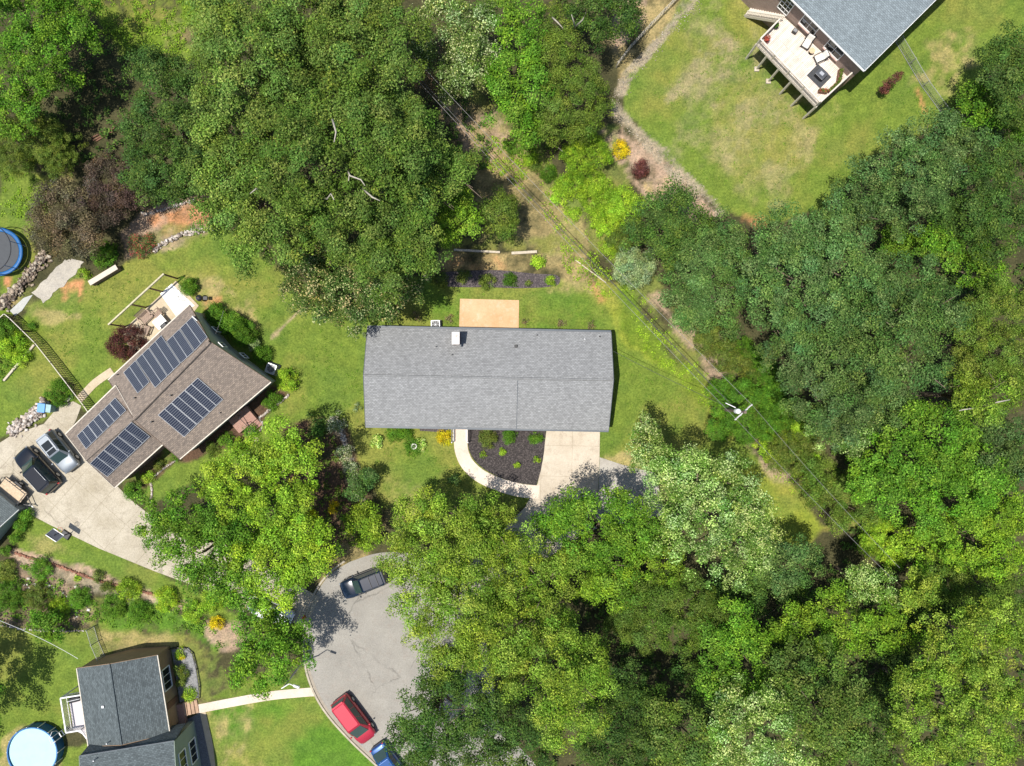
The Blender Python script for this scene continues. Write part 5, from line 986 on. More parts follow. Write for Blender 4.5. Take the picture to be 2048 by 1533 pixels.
# solar panel house
c = P(330, 790); H2 = thing("solar_house", "brown shingled house carrying rows of solar panels", "house", (c.x, c.y, 0))
SH2 = shingles("brown_shingles", (.235, .195, .165), .38, (.02, .01, 0), bw=.42, rh=.2)
SID = M("pale_green_siding", (.60, .60, .50), .7, var=.06, scale=1.5)
BR2 = bricks("brown_brick", (.15, .07, .05), (.22, .11, .08), (.3, .26, .22))
e = 3.0
A, B, C_, D = P(379, 611, e), P(541, 764, e), P(359, 918, e), P(217, 761, e)
R1 = P(420, 684, 5.4); R2 = on_plane(268, 839, (R1, B, C_))[0]; D = on_plane(217, 761, (A, R1, R2))[0]
g2 = gable(H2, A, B, C_, D, R1, R2, SH2, SID, .45, .3, trim=M("dark_trim", (.16, .11, .08), .6), gut=CREAM, gw=.1)
PNW = (A, R1, D); PSE = (R1, B, C_)
e2 = 3.0
A2, B2, C2, D2 = P(232, 772, e2), P(336, 879, e2), P(229, 975, e2), P(132, 869, e2)
Ra = R2 + Vector((.02, .02, -.05)); Rb = on_plane(172, 921, (A2, Ra, D2))[0]; C2 = on_plane(229, 975, (Ra, Rb, B2))[0]
wing = gable(H2, A2, B2, C2, D2, Ra, Rb, SH2, BR2, .35, .3, trim=CREAM, gut=CREAM, gw=.1, wallname="garage_wall")
PNW2 = (A2, Ra, D2); PSE2 = (Ra, B2, C2)
m = MB(); q = [on_plane(*p, PNW)[0] for p in ((423, 681), (267, 831), (274, 838), (427, 689))]
m.tube([R1 + Vector((0, 0, .06)), R2 + Vector((0, 0, .06))], .17, 8); m.build("ridge_vent", SH2, H2)
CELL = newmat("solar_cell"); t = CELL[1]; uvn = t.nodes.new("ShaderNodeTexCoord").outputs["UV"]
br = t.nodes.new("ShaderNodeTexBrick"); t.links.new(uvn, br.inputs[0]); br.offset = 0
br.inputs["Color1"].default_value = (.020, .026, .045, 1); br.inputs["Color2"].default_value = (.026, .032, .052, 1); br.inputs["Mortar"].default_value = (.17, .18, .20, 1)
br.inputs["Scale"].default_value = 1; br.inputs["Brick Width"].default_value = .2; br.inputs["Row Height"].default_value = 3; br.inputs["Mortar Size"].default_value = .02
t.links.new(br.outputs[0], CELL[2].inputs["Base Color"]); CELL[2].inputs["Roughness"].default_value = .25; CELL[2].inputs["Specular IOR Level"].default_value = .4; CELL = CELL[0]
br2 = t.nodes.new("ShaderNodeTexBrick")
ALU = M("aluminium", (.5, .51, .52), .5, metal=.3, var=.05)
def solar(o, quad, plane, n, wide_every=2):
    q = [on_plane(*p, plane, .1)[0] for p in quad]; nn = on_plane(*quad[0], plane)[1]   # q0-q1 along the row, q3-q2 the other long side
    for i in range(n):
        ga = .035 if i % wide_every == 0 else .012; gb = .035 if i % wide_every == wide_every - 1 else .012
        f0, f1 = (i + ga) / n, (i + 1 - gb) / n
        a, b = q[0].lerp(q[1], f0), q[0].lerp(q[1], f1); d, c = q[3].lerp(q[2], f0), q[3].lerp(q[2], f1)
        s = MB().plate([a, b, c, d], .04)
        pn = s.build("solar_panel", CELL, o)
        # cell rows follow the panel's own short side
        ux = (b - a).normalized(); uy = nn.cross(ux)
        uvl = pn.data.uv_layers[0]; og = ORG[pn.name]
        for lp in pn.data.loops:
            v = pn.data.vertices[lp.vertex_index].co + og - a; uvl.data[lp.index].uv = (v.dot(uy) + .01, v.dot(ux) + .06)
        m = MB()
        for u, v in ((a, b), (b, c), (c, d), (d, a)): m.bar(u + nn * .003, v + nn * .003, .035, .03, up=nn)
        m.build("frame", ALU, pn)
solar(H2, [(360, 658), (385, 634), (415, 674), (389, 702)], PNW, 2)
solar(H2, [(333, 684), (359, 659), (388, 703), (361, 727)], PNW, 2)
solar(H2, [(298, 696), (323, 671), (360.5, 727.5), (335, 752)], PNW, 2)
solar(H2, [(272, 721), (297.5, 696.5), (334.5, 752.5), (310, 776)], PNW, 2)
solar(H2, [(247, 746), (271, 721.5), (299, 764), (275, 787)], PNW, 2)
solar(H2, [(316, 831), (396, 756), (446, 799), (367.5, 874.5)], PSE, 6)
solar(H2, [(154, 872.5), (230.5, 796.5), (252, 821), (172, 898.5)], PNW2, 7)
solar(H2, [(180, 928), (263.5, 844.5), (300, 873), (214, 954)], PSE2, 6)
for q in ((236, 750),): pipe(H2, *q, PNW, .06, .3)
pipe(H2, 271, 796, PNW, .07, .3); pipe(H2, 343, 791, PSE, .07, .3); pipe(H2, 305, 844, PSE, .07, .3); pipe(H2, 441, 826, PSE, .06, .25)
wA, wB, wC, wD = g2['w']; out = -g2['ul']
for f0, f1, z0, z1 in ((.10, .16, 3.3, 4.2), (.22, .29, .9, 2.0), (.47, .53, 3.6, 4.6), (.60, .67, .9, 2.0)):
    a = wA.lerp(wB, f0); b = wA.lerp(wB, f1); window(H2, (a.x, a.y), (b.x, b.y), z0, z1, WHITE, (out.x, out.y), 2, 1)
out = g2['uw']
for f0, f1 in ((.12, .2), (.3, .38), (.75, .85)):
    a = wB.lerp(wC, f0); b = wB.lerp(wC, f1); window(H2, (a.x, a.y), (b.x, b.y), 1.0, 2.3, WHITE, (out.x, out.y), 2, 2)
wA, wB, wC, wD = wing['w']; out = wing['ul']
for f0, f1 in ((.08, .46), (.54, .92)):
    a = wD.lerp(wC, f0); b = wD.lerp(wC, f1); mm = (a + b) / 2
    m = MB(); m.bar(Vector((a.x, a.y, 1.1)) + out * .03, Vector((b.x, b.y, 1.1)) + out * .03, .08, 2.2); m.build("garage_door", WHITE, H2, bevel=.01)
# brick porch with steps on the long side
brk = bricks("porch_brick", (.28, .10, .07), (.36, .16, .11), (.42, .36, .3))
p = P(489, 842, .5); o = thing("brick_porch", "red brick porch and steps at the long side of the solar panel house", "porch", (p.x, p.y, 0))
an = math.atan2(-153, 182) + math.pi
an = math.atan2(153 * 1.0, 182.0)
q = P(485, 840, .6); MB().box((q.x, q.y, .3), (2.2, 1.6, .6), rz=an).build("landing", brk, o)
for k in range(4):
    s = P(497 + k * 3.2, 845 + k * 4.2, .5); h = .48 - k * .12
    MB().box((s.x, s.y, h / 2), (1.6, .34, h), rz=an + 0).build("step", brk, o, bevel=.01)
for s_ in (-1, 1):
    m = MB(); a = P(489 - 9 * s_, 838 - 7 * s_, .6)
    m.bar((a.x, a.y, 1.3), (a.x + .8, a.y - 1.0, .9), .05); m.bar((a.x, a.y, .6), (a.x, a.y, 1.3), .05); m.bar((a.x + .8, a.y - 1.0, .1), (a.x + .8, a.y - 1.0, .9), .05); m.build("handrail", BLACK, o)

# dark roofed house at the lower left
c = P(246, 1402); H3 = thing("dark_roof_house", "brown sided house with a dark grey roof at the lower left", "house", (c.x, c.y, 0))
SH3 = shingles("dark_shingles", (.105, .125, .13), .5, bw=.42, rh=.19)
TANS = M("brown_siding", (.30, .20, .125), .8, var=.12, scale=1.5); SAGE = M("sage_siding", (.27, .32, .26), .7, var=.06, scale=1.5)
e = 2.6
A, B, C_, D = P(154, 1337, e), P(314, 1311, e), P(339, 1467, e), P(177, 1493, e)
R1, R2 = P(219.5, 1328.5, 4.0), P(243.5, 1490, 4.0)
h3 = gable(H3, A, B, C_, D, R1, R2, SH3, TANS, .12, .1, trim=TANS, gut=CREAM, gw=.08)
PW = (A, R1, D)
NW, NE = P(159, 1513, 4.2), P(348, 1482.5, 4.2)
sv = (NE - NW); sv = Vector((sv.y, -sv.x, 0)).normalized(); Ls = 9.0
RW, RE = NW + sv * Ls / 2 + Vector((0, 0, .9)), NE + sv * Ls / 2 + Vector((0, 0, .9))
h3b = gable(H3, NW, NW + sv * Ls, NE + sv * Ls, NE, RW, RE, SH3, SAGE, .12, .1, trim=SAGE, gut=SLATE, gw=.06, wallname="wing_wall")
m = MB(); a_ = NW + Vector((0, 0, -.12)); b_ = NE + Vector((0, 0, -.12)); off = -sv * .03
m.plate([a_ + off, b_ + off, b_ - sv * .45 + Vector((0, 0, -2.3)), a_ - sv * .45 + Vector((0, 0, -2.3))], .06); m.build("mansard_slope", SH3, H3)
roofvent(H3, 207, 1413, PW, .3, STEEL); pipe(H3, 219, 1483, PW, .06, .5, STEEL)
q, n_ = on_plane(193, 1517, (NW, RW, RE)); MB().tube([q, q + Vector((0, 0, .5))], .06, 8).build("vent_pipe", STEEL, H3)
wA, wB, wC, wD = h3['w']; out = h3['uw']
for f0, f1 in ((.22, .50),):
    a = wB.lerp(wC, f0); b = wB.lerp(wC, f1); window(H3, (a.x, a.y), (b.x, b.y), .7, 2.1, WHITE, (out.x, out.y), 3, 1, fw=.1)
a = wB.lerp(wC, .66); b = wB.lerp(wC, .74); m = MB(); m.bar(Vector((a.x, a.y, 1.2)) + out * .03, Vector((b.x, b.y, 1.2)) + out * .03, .07, 2.1); m.build("door", REDWOOD, H3)
wa, wb, wc, wd = h3b['w']; out = h3b['ul']
for f0, f1 in ((.16, .40),):
    a = wd.lerp(wc, f0); b = wd.lerp(wc, f1)
    window(H3, (a.x, a.y), (b.x, b.y), .5, 1.7, WHITE, (out.x, out.y), 3, 1, fw=.1); window(H3, (a.x, a.y), (b.x, b.y), 2.5, 3.7, WHITE, (out.x, out.y), 3, 1, fw=.1)
# brick stoop and steps
p = P(352, 1432); o = thing("brick_stoop", "red brick stoop with tan steps at the dark roofed house", "stoop", (p.x, p.y, 0))
an = math.atan2(26, 160)
q = P(352, 1433, .5); MB().box((q.x, q.y, .25), (1.6, 2.1, .5), rz=an).build("landing", brk, o)
for k in range(4):
    q = P(370 + k * 6.5, 1419 - k * 1.0, .4); h = .42 - k * .1; MB().box((q.x, q.y, h / 2), (.33, 1.3, h), rz=an).build("step", M("tan_step", (.42, .28, .19), .85, var=.2), o, bevel=.01)
# side deck with white rail
zd = 1.6; CW, CX, CY, CZ = P(122, 1397, zd), P(133, 1466, zd), P(162, 1462, zd), P(180, 1485, zd)
o = thing("side_deck", "small deck with white railing beside the dark roofed house", "deck", (CW.x, CW.y, 0))
E1, E2 = P(168, 1388, zd), P(186, 1480, zd)
MB().plate([P(138, 1405, zd - .05), P(170, 1398, zd - .05), E2, P(146, 1459, zd - .05)], .12).build("deck_floor", M("grey_deck", (.55, .51, .52), .8, var=.1, scale=6), o)
rl = [P(165, 1390, zd + .9), P(121, 1397, zd + .9), P(132, 1466, zd + .9), P(161, 1461, zd + .9), P(180, 1486, zd + .9)]
for i in range(4):
    m = MB(); m.bar(rl[i], rl[i + 1], .12, .06); m.bar(rl[i] - Vector((0, 0, .8)), rl[i + 1] - Vector((0, 0, .8)), .05); m.build("rail", WHITE, o)
    m = MB(); L = (rl[i + 1] - rl[i]).length; n = int(L / .14)
    for j in range(1, n): q = rl[i].lerp(rl[i + 1], j / n); m.bar(q, q - Vector((0, 0, .85)), .035)
    m.build("balusters", WHITE, o)
for q in rl: MB().bar(q, (q.x, q.y, -.1), .1).build("post", WHITE, o)
q = P(147, 1401, zd + .9); o = thing("grill", "covered black barbecue grill on the small side deck", "grill", (q.x, q.y, zd))
MB().box((q.x, q.y, zd + .45), (1.25, .55, .9), rz=.25, taper=.85).build("cover", M("black_fabric", (.02, .02, .022), .7, var=.3, scale=5), o, bevel=.08, smooth=True)
m = MB(); m.bar((q.x - .6, q.y - .15, zd + .9), (q.x + .6, q.y + .14, zd + .9), .04); m.build("handle", STEEL, o)

# grey building at the left edge
a = P(37, 1020, 1.35); u1 = Vector((-.775, .63, 0)); v1 = Vector((-.63, -.775, 0))
o = thing("shed", "grey green shed cut by the left frame edge beside the trailer", "shed", (a.x, a.y, 0))
GR = shingles("grey_green_shingles", (.13, .15, .15), .3)
gable(o, a, a + v1 * 5.4, a + v1 * 5.4 + u1 * 6, a + u1 * 6, a + v1 * 2.7 + Vector((0, 0, 1.2)), a + v1 * 2.7 + u1 * 6 + Vector((0, 0, 1.2)), GR, M("shed_siding", (.30, .33, .31), .7, var=.08), .15, .12, trim=WHITE, gut=None)

# deck house at the upper right
K = P(1729, 142, 5.8); d1 = Vector((-.712, .702, 0)); d2 = Vector((.702, .712, 0))
H4 = thing("deck_house", "brown brick house with a slate grey roof and a raised deck at the top right", "house", (K.x, K.y, 0))
SH4 = shingles("slate_shingles", (.20, .235, .25), .3, bw=.4, rh=.18); BR4 = bricks("deck_house_brick", (.21, .135, .10), (.30, .20, .155), (.36, .31, .27))
hh = Vector((0, 0, 2.6)); h4 = gable(H4, K, K + d2 * 24, K + d2 * 24 + d1 * 18, K + d1 * 18, K + d2 * 12 + hh, K + d2 * 12 + d1 * 18 + hh, SH4, BR4, .4, .25, trim=WHITE, gut=WHITE, gw=.1)
wA, wB, wC, wD = h4['w']; out = -d2
for s0, s1, z0, z1, nx in ((2.1, 3.9, 3.7, 5.2, 2), (5.3, 7.1, 3.7, 5.2, 2), (8.4, 9.6, 3.1, 5.2, 3)):
    a = wA + d1 * s0; b = wA + d1 * s1; w_ = window(H4, (a.x, a.y), (b.x, b.y), z0, z1, WHITE, (out.x, out.y), nx, 2 if nx == 2 else 4)
    if nx == 2: m = MB(); m.bar(Vector((a.x, a.y, z0 - .08)) + out * .08, Vector((b.x, b.y, z0 - .08)) + out * .08, .14, .1); m.build("sill", M("pink_sill", (.62, .42, .36), .8), H4)
# deck
zd = 3.0; W_, S_, E_, N_ = P(1513, 89, zd), P(1632, 214, zd), P(1697, 154, zd), P(1568, 34, zd)
DK = thing("raised_deck", "bleached timber deck on tall posts behind the top right house", "deck", (W_.x, W_.y, 0))
PL = newmat("deck_boards"); t = PL[1]; co = t.nodes.new("ShaderNodeTexCoord").outputs["Object"]; mp = t.nodes.new("ShaderNodeMapping"); mp.inputs["Rotation"].default_value = (0, 0, -.79)
t.links.new(co, mp.inputs[0]); br = t.nodes.new("ShaderNodeTexBrick"); t.links.new(mp.outputs[0], br.inputs[0])
br.inputs["Color1"].default_value = (.62, .55, .48, 1); br.inputs["Color2"].default_value = (.76, .70, .63, 1); br.inputs["Mortar"].default_value = (.25, .2, .16, 1); br.inputs["Scale"].default_value = 1
br.inputs["Brick Width"].default_value = 3.6; br.inputs["Row Height"].default_value = .145; br.inputs["Mortar Size"].default_value = .012
n = noise(t, 1.1, 5, .7); cc_ = mixc(t, .8, br.outputs[0], ramp(t, n.outputs[0], [(.3, (.78, .72, .68)), (.65, (1.1, 1.08, 1.05))]).outputs[0], 'MULTIPLY'); t.links.new(cc_, PL[2].inputs["Base Color"]); PL[2].inputs["Roughness"].default_value = .85; PL = PL[0]
MB().plate([W_, S_, E_, N_], .1).build("deck_floor", PL, DK)
uS = (S_ - W_).normalized(); uE = (E_ - S_).normalized()
GREYW = M("grey_timber", (.46, .42, .35), .85, var=.2, scale=6)
F0, F1 = P(1513, 89, zd - .12), P(1632, 214, zd - .12)
m = MB(); m.bar(F0, F1, .14, .22); m.build("rim_beam", CREAM, DK)
m = MB(); m.bar(S_ - Vector((0, 0, .12)), E_ - Vector((0, 0, .12)), .12, .24); m.build("rim_beam", CREAM, DK)
m = MB()
for i in range(11): q = W_.lerp(N_, 0) + (S_ - W_) * (i / 10); m.bar(q - Vector((0, 0, .22)), q + (N_ - W_) - Vector((0, 0, .22)), .05, .18)
m.build("joists", GREYW, DK)
for i, f in enumerate((0, .18, .385, .59, .79, 1.0)):
    q = F0.lerp(F1, f); MB().bar((q.x, q.y, -.1), (q.x, q.y, zd - .1), .15).build("post", CREAM, DK)
    if i in (1, 2): MB().box((q.x - .0, q.y, .06), (.45, .45, .2)).build("footing", CONC, DK)
def railing(o, a, b, h=.95, step=.13, mat=CREAM, top=.13):
    a = Vector(a); b = Vector(b); z = Vector((0, 0, h)); m = MB(); m.bar(a + z, b + z, top, .05); m.bar(a + z * .12, b + z * .12, .06); m.build("rail", mat, o)
    m = MB(); L = (b - a).length; n = max(2, int(L / step))
    for j in range(1, n): q = a.lerp(b, j / n); m.bar(q + z * .12, q + z * .98, .04)
    m.build("balusters", mat, o)
    k = max(1, round(L / 1.9))
    for j in range(k + 1): q = a.lerp(b, j / k); MB().bar(q - z * .1, q + z * 1.02, .1).build("rail_post", mat, o)
railing(DK, P(1514, 88.5, zd), P(1631, 212, zd)); railing(DK, P(1632.5, 212, zd), P(1695, 154, zd)); railing(DK, P(1514.5, 87, zd), P(1552, 49, zd))
# stair from the deck
s0, s1 = P(1568, 35, zd), P(1496, 24, .1); m = MB(); sd = (s1 - s0); sd.z = 0; sd.normalize(); sp_ = Vector((-sd.y, sd.x, 0))
for k in range(14):
    q = s0.lerp(s1, (k + .5) / 14); m.box((q.x, q.y, q.z), (.3, 1.0, .05), rz=math.atan2(sd.y, sd.x))
m.build("stair_treads", CREAM, DK)
for s in (-1, 1):
    m = MB(); m.bar(s0 + sp_ * .52 * s - Vector((0, 0, .15)), s1 + sp_ * .52 * s - Vector((0, 0, .05)), .05, .25)
    m.build("stringer", CREAM, DK)
    m = MB(); m.bar(s0 + sp_ * .55 * s + Vector((0, 0, .9)), s1 + sp_ * .55 * s + Vector((0, 0, .9)), .09, .06)
    for k in range(24): q = s0.lerp(s1, k / 23) + sp_ * .55 * s; m.bar(q, q + Vector((0, 0, .9)), .035)
    m.build("stair_rail", CREAM, DK)
for f in (.55,): q = s0.lerp(s1, f) - sp_ * .5; MB().bar((q.x, q.y, -.1), (q.x, q.y, q.z), .12).build("post", CREAM, DK)
CUSH = M("ivory_cushion", (.74, .71, .64), .9, var=.05)
def lounge(px, py, ang, label):
    p = P(px, py, zd + .4); o = thing("patio_chair", label, "patio chair", (p.x, p.y, zd), "ivory patio chairs on the raised deck")
    v = Matrix.Rotation(ang, 3, 'Z'); c0 = Vector((p.x, p.y, zd)); W = lambda x, y, z: c0 + v @ Vector((x, y, z))
    MB().box(W(0, 0, .36), (.62, .8, .16), rz=ang).build("seat_cushion", CUSH, o, bevel=.05)
    MB().box(W(0, .48, .68), (.62, .16, .55), rz=ang, rx=-.25).build("back_cushion", CUSH, o, bevel=.05)
    for s in (-1, 1):
        m = MB(); m.bar(W(s * .36, -.42, .58), W(s * .36, .45, .62), .06, .05); m.build("armrest", BLACK, o)
        MB().bar(W(s * .36, -.4, 0), W(s * .36, -.4, .58), .05).build("leg", BLACK, o); MB().bar(W(s * .36, .5, 0), W(s * .36, .6, .95), .05).build("leg", BLACK, o)
    m = MB(); m.bar(W(-.36, -.4, .25), W(.36, -.4, .25), .05); m.bar(W(-.36, .6, .95), W(.36, .6, .95), .05); m.bar(W(-.36, .5, .25), W(.36, .5, .25), .05); m.build("frame", BLACK, o)
lounge(1614, 87, -.55, "upper of the two ivory cushioned chairs on the raised deck"); lounge(1640, 116, .1 - 1.25, "lower of the two ivory cushioned chairs on the raised deck")
p = P(1624, 102, zd + .4); o = thing("side_table", "round tan side table between the two ivory chairs", "table", (p.x, p.y, zd))
MB().lathe((p.x, p.y, zd + .42), [(0, 0), (.27, 0), (.28, .02), (.27, .04), (0, .04)], 20).build("table_top", M("tan_stone", (.6, .45, .28), .7), o); MB().tube([(p.x, p.y, zd), (p.x, p.y, zd + .42)], .05).build("leg", BLACK, o); MB().lathe((p.x, p.y, zd + .01), [(0, 0), (.18, 0), (.16, .03), (0, .03)], 16).build("base", BLACK, o)
p = P(1638, 153, zd); rz = -.78
o = MB().box((p.x, p.y, zd + .012), (1.75, 1.5, .02), rz=rz).build("fire_rug", M("charcoal_mat", (.06, .062, .066), .9, var=.3, scale=8)); tag(o, "charcoal mat under the fire pit on the raised deck", "mat")
o = thing("fire_pit", "square dark fire pit table on the charcoal mat", "fire pit", (p.x, p.y, zd + .03))
MB().box((p.x, p.y, zd + .3), (.8, .72, .5), rz=rz).build("cabinet", BLACK, o, bevel=.03); MB().box((p.x, p.y, zd + .57), (.92, .84, .05), rz=rz).build("table_top", M("dark_stone", (.08, .085, .095), .35), o, bevel=.02)
MB().box((p.x, p.y, zd + .605), (.4, .3, .02), rz=rz).build("burner_pan", M("pale_glass_beads", (.4, .42, .45), .4), o)
p = P(1590, 62, zd + .3); o = thing("planter", "small dark planter box by the house wall on the raised deck", "planter", (p.x, p.y, zd)); MB().box((p.x, p.y, zd + .2), (.4, .34, .4), rz=-.6, taper=1.1).build("box", BLACK, o, bevel=.02); MB().box((p.x, p.y, zd + .402), (.34, .28, .02), rz=-.6).build("soil", STEEL, o)
def trough(a, b, label, sty, grp=None):
    a = P(*a, zd); b = P(*b, zd); c = (a + b) / 2; o = thing("planter_box", label, "planter", (c.x, c.y, zd), grp)
    L = (b - a).length; an = math.atan2(b.y - a.y, b.x - a.x)
    MB().box((c.x, c.y, zd + .2), (L, .36, .4), rz=an).build("box", REDWOOD, o, bevel=.02)
    crown("plants", [(*a.lerp(b, (i + .5) / 4)[:2], zd + .44, .2) for i in range(4)], sty, o, (c.x, c.y, zd), low=-.1)
trough((1679, 142), (1675, 166), "upper planter trough along the right rail of the raised deck", 'oliveshrub', "planter troughs along the deck rail"); trough((1674, 168), (1655, 187), "middle planter trough along the right rail of the raised deck", 'oliveshrub', "planter troughs along the deck rail"); trough((1652, 186), (1635, 184), "planter trough with reddish plants at the lower corner of the raised deck", 'redflower', "planter troughs along the deck rail")
p = P(1534, 79, zd + .5); o = thing("potted_plant", "red leaved potted plant at the left corner of the raised deck", "plant", (p.x, p.y, zd)); MB().lathe((p.x, p.y, zd), [(0, 0), (.16, 0), (.22, .35), (.2, .35), (.18, .3), (0, .3)], 16).build("pot", M("terracotta", (.4, .17, .1), .8), o)
c1_ = ST['maroon']; ST['redleaf'] = (.3, .06, 330, (.30, .05, .05), (.42, .10, .09), .35, 3.2, .14); crown("foliage", [(p.x, p.y, zd + .55, .38)], 'redleaf', o, (p.x, p.y, zd))
p = P(1552, 55, zd + .2); o = thing("potted_plant", "dark leafy potted plant at the upper rail of the raised deck", "plant", (p.x, p.y, zd)); MB().lathe((p.x, p.y, zd), [(0, 0), (.14, 0), (.18, .3), (0, .28)], 16).build("pot", BLACK, o); crown("foliage", [(p.x, p.y, zd + .45, .26)], 'dark', o, (p.x, p.y, zd))

# ------------------------------------------------------------------ vehicles
def paint(name, c, metal=.3, rough=.35): return M(name, c, rough, metal=metal, var=.04, coat=.8, spec=.5)
def car(name, label, cat, px, py, hx, hy, L, W, H, pm, kind="suv", sun=0, rails=False, group=None):
    p = P(px, py, H * .45); o = thing(name, label, cat, (p.x, p.y, 0), group); hd = math.atan2(-hy, hx)
    R = Matrix.Rotation(hd, 3, 'Z'); base = Vector((p.x, p.y, 0)); Wp = lambda x, y, z: base + R @ Vector((x, y, z))
    belt = {'suv': .95, 'van': .95, 'sedan': .85}[kind] ; hood = {'suv': 1.0, 'van': .93, 'sedan': .82}[kind]
    hoodx = {'suv': .20, 'van': .27, 'sedan': .17}[kind]
    st = [(-.5, .74, belt * .72), (-.488, .88, belt * .90), (-.45, .95, belt * 1.0), (-.34, .99, belt * 1.02), (-.1, 1, belt * 1.02), (hoodx - .04, 1, belt * 1.02), (hoodx + .04, .995, hood * 1.0),
          (.36, .97, hood * .97), (.44, .90, hood * .88), (.485, .80, hood * .74), (.5, .66, hood * .62)]
    if kind == 'sedan': st[2] = (-.45, .93, belt * .96); st[3] = (-.34, .97, belt * 1.0)
    ring = [(-.86, .22), (-.97, .34), (-1.0, .62), (-.985, .82), (-.93, .94), (-.80, 1.0), (-.4, 1.03), (0, 1.04), (.4, 1.03), (.80, 1.0), (.93, .94), (.985, .82), (1.0, .62), (.97, .34), (.86, .22)]
    vs = []; n = len(ring)
    for x, wf, zd_ in st:
        for y, zf in ring:
            z = .22 + (zd_ - .22) * (zf - .22) / .78 if zf > .22 else .22
            vs.append(Wp(x * L, y * wf * W / 2, z))
    fs = [(i * n + j, i * n + j + 1, (i + 1) * n + j + 1, (i + 1) * n + j) for i in range(len(st) - 1) for j in range(n - 1)]
    fs += [tuple(range(n))[::-1], tuple(range((len(st) - 1) * n, len(st) * n))]
    fs += [(i * n + n - 1, i * n, (i + 1) * n, (i + 1) * n + n - 1) for i in range(len(st) - 1)]
    m = MB().add(vs, fs); body = m.build("body", pm, o, smooth=True, sub=1)
    # cabin
    rb, rt, ft, fb = {'suv': (-.475, -.42, .05, .23), 'van': (-.485, -.445, .10, .31), 'sedan': (-.40, -.22, .03, .21)}[kind]
    zb = belt * .98; wb, wt = W / 2 * .90, W / 2 * .72
    def q(x, y, z): return Wp(x * L, y, z)
    zr = H - .07
    bot = [(rb, -wb * .92), (rb + .03, -wb), (fb - .06, -wb), (fb, -wb * .78), (fb, wb * .78), (fb - .06, wb), (rb + .03, wb), (rb, wb * .92)]
    top = [(rt, -wt * .9), (rt + .02, -wt), (ft - .02, -wt), (ft, -wt * .88), (ft, wt * .88), (ft - .02, wt), (rt + .02, wt), (rt, wt * .9)]
    cr = [(rt + .025, -wt * .72), (rt + .05, -wt * .8), (ft - .06, -wt * .8), (ft - .035, -wt * .72), (ft - .035, wt * .72), (ft - .06, wt * .8), (rt + .05, wt * .8), (rt + .025, wt * .72)]
    V = [q(x, y, zb) for x, y in bot] + [q(x, y, zr) for x, y in top] + [q(x, y, H) for x, y in cr]
    F_ = [(i, (i + 1) % 8, (i + 1) % 8 + 8, i + 8) for i in range(8)] + [(i + 8, (i + 1) % 8 + 8, (i + 1) % 8 + 16, i + 16) for i in range(8)] + [tuple(range(16, 24))]
    MB().add(V, F_).build("cabin", pm, o, bevel=.03)
    def pane(nm, a, b, c, d, mat=AUTOGLASS, ins=.06, push=.018):
        a, b, c, d = [Vector(v) for v in (a, b, c, d)]; ce = (a + b + c + d) / 4; nn = (b - a).cross(d - a).normalized()
        if nn.dot(ce - Wp(0, 0, H * .5)) < 0: nn = -nn
        k_ = lambda v: v + (ce - v).normalized() * ins + nn * push
        pts = [k_(v) for v in (a, b, c, d)]; MB().add(pts + [v - nn * .012 for v in pts], [(0, 1, 2, 3), (7, 6, 5, 4), (0, 4, 5, 1), (1, 5, 6, 2), (2, 6, 7, 3), (3, 7, 4, 0)]).build(nm, mat, o)
    pane("windshield", q(fb, -wb * .80, zb + .03), q(fb, wb * .80, zb + .03), q(ft, wt * .9, zr), q(ft, -wt * .9, zr), ins=.05)
    pane("rear_window", q(rb, wb * .9, zb + .12), q(rb, -wb * .9, zb + .12), q(rt, -wt * .9, zr), q(rt, wt * .9, zr), ins=.07)
    nw = {'suv': 3, 'van': 3, 'sedan': 2}[kind]
    for s in (-1, 1):
        for i in range(nw):
            f0, f1 = i / nw, (i + 1) / nw
            xb0, xb1 = (rb + .03) * (1 - f0) + (fb - .06) * f0, (rb + .03) * (1 - f1) + (fb - .06) * f1
            xt0, xt1 = (rt + .02) * (1 - f0) + (ft - .02) * f0, (rt + .02) * (1 - f1) + (ft - .02) * f1
            pane("side_window", q(xb0, s * wb, zb), q(xb1, s * wb, zb), q(xt1, s * wt, zr), q(xt0, s * wt, zr), ins=.05)
    if sun:
        xs = [(-.28, -.10), (-.08, .02)] if sun == 2 else [(-.08, .03)]
        for x0, x1 in xs:
            MB().add([q(x0, -wt * .66, H + .006), q(x1, -wt * .66, H + .006), q(x1, wt * .66, H + .006), q(x0, wt * .66, H + .006), q(x0, -wt * .66, H - .01), q(x1, -wt * .66, H - .01), q(x1, wt * .66, H - .01), q(x0, wt * .66, H - .01)],
                     [(0, 1, 2, 3), (7, 6, 5, 4), (0, 4, 5, 1), (1, 5, 6, 2), (2, 6, 7, 3), (3, 7, 4, 0)]).build("sunroof", GLASS, o)
    if rails:
        for s in (-1, 1): m = MB(); m.tube([q(rt + .06, s * wt * .88, H - .01), q(rt + .08, s * wt * .88, H + .05), q(ft - .08, s * wt * .88, H + .05), q(ft - .06, s * wt * .88, H - .01)], .018, 6); m.build("roof_rail", STEEL if rails == 1 else BLACK, o)
        if rails == 2:
            for x in (-.30, -.16): m = MB(); m.bar(q(x, -wt * .9, H + .06), q(x, wt * .9, H + .06), .035, .03); m.build("roof_bar", BLACK, o)
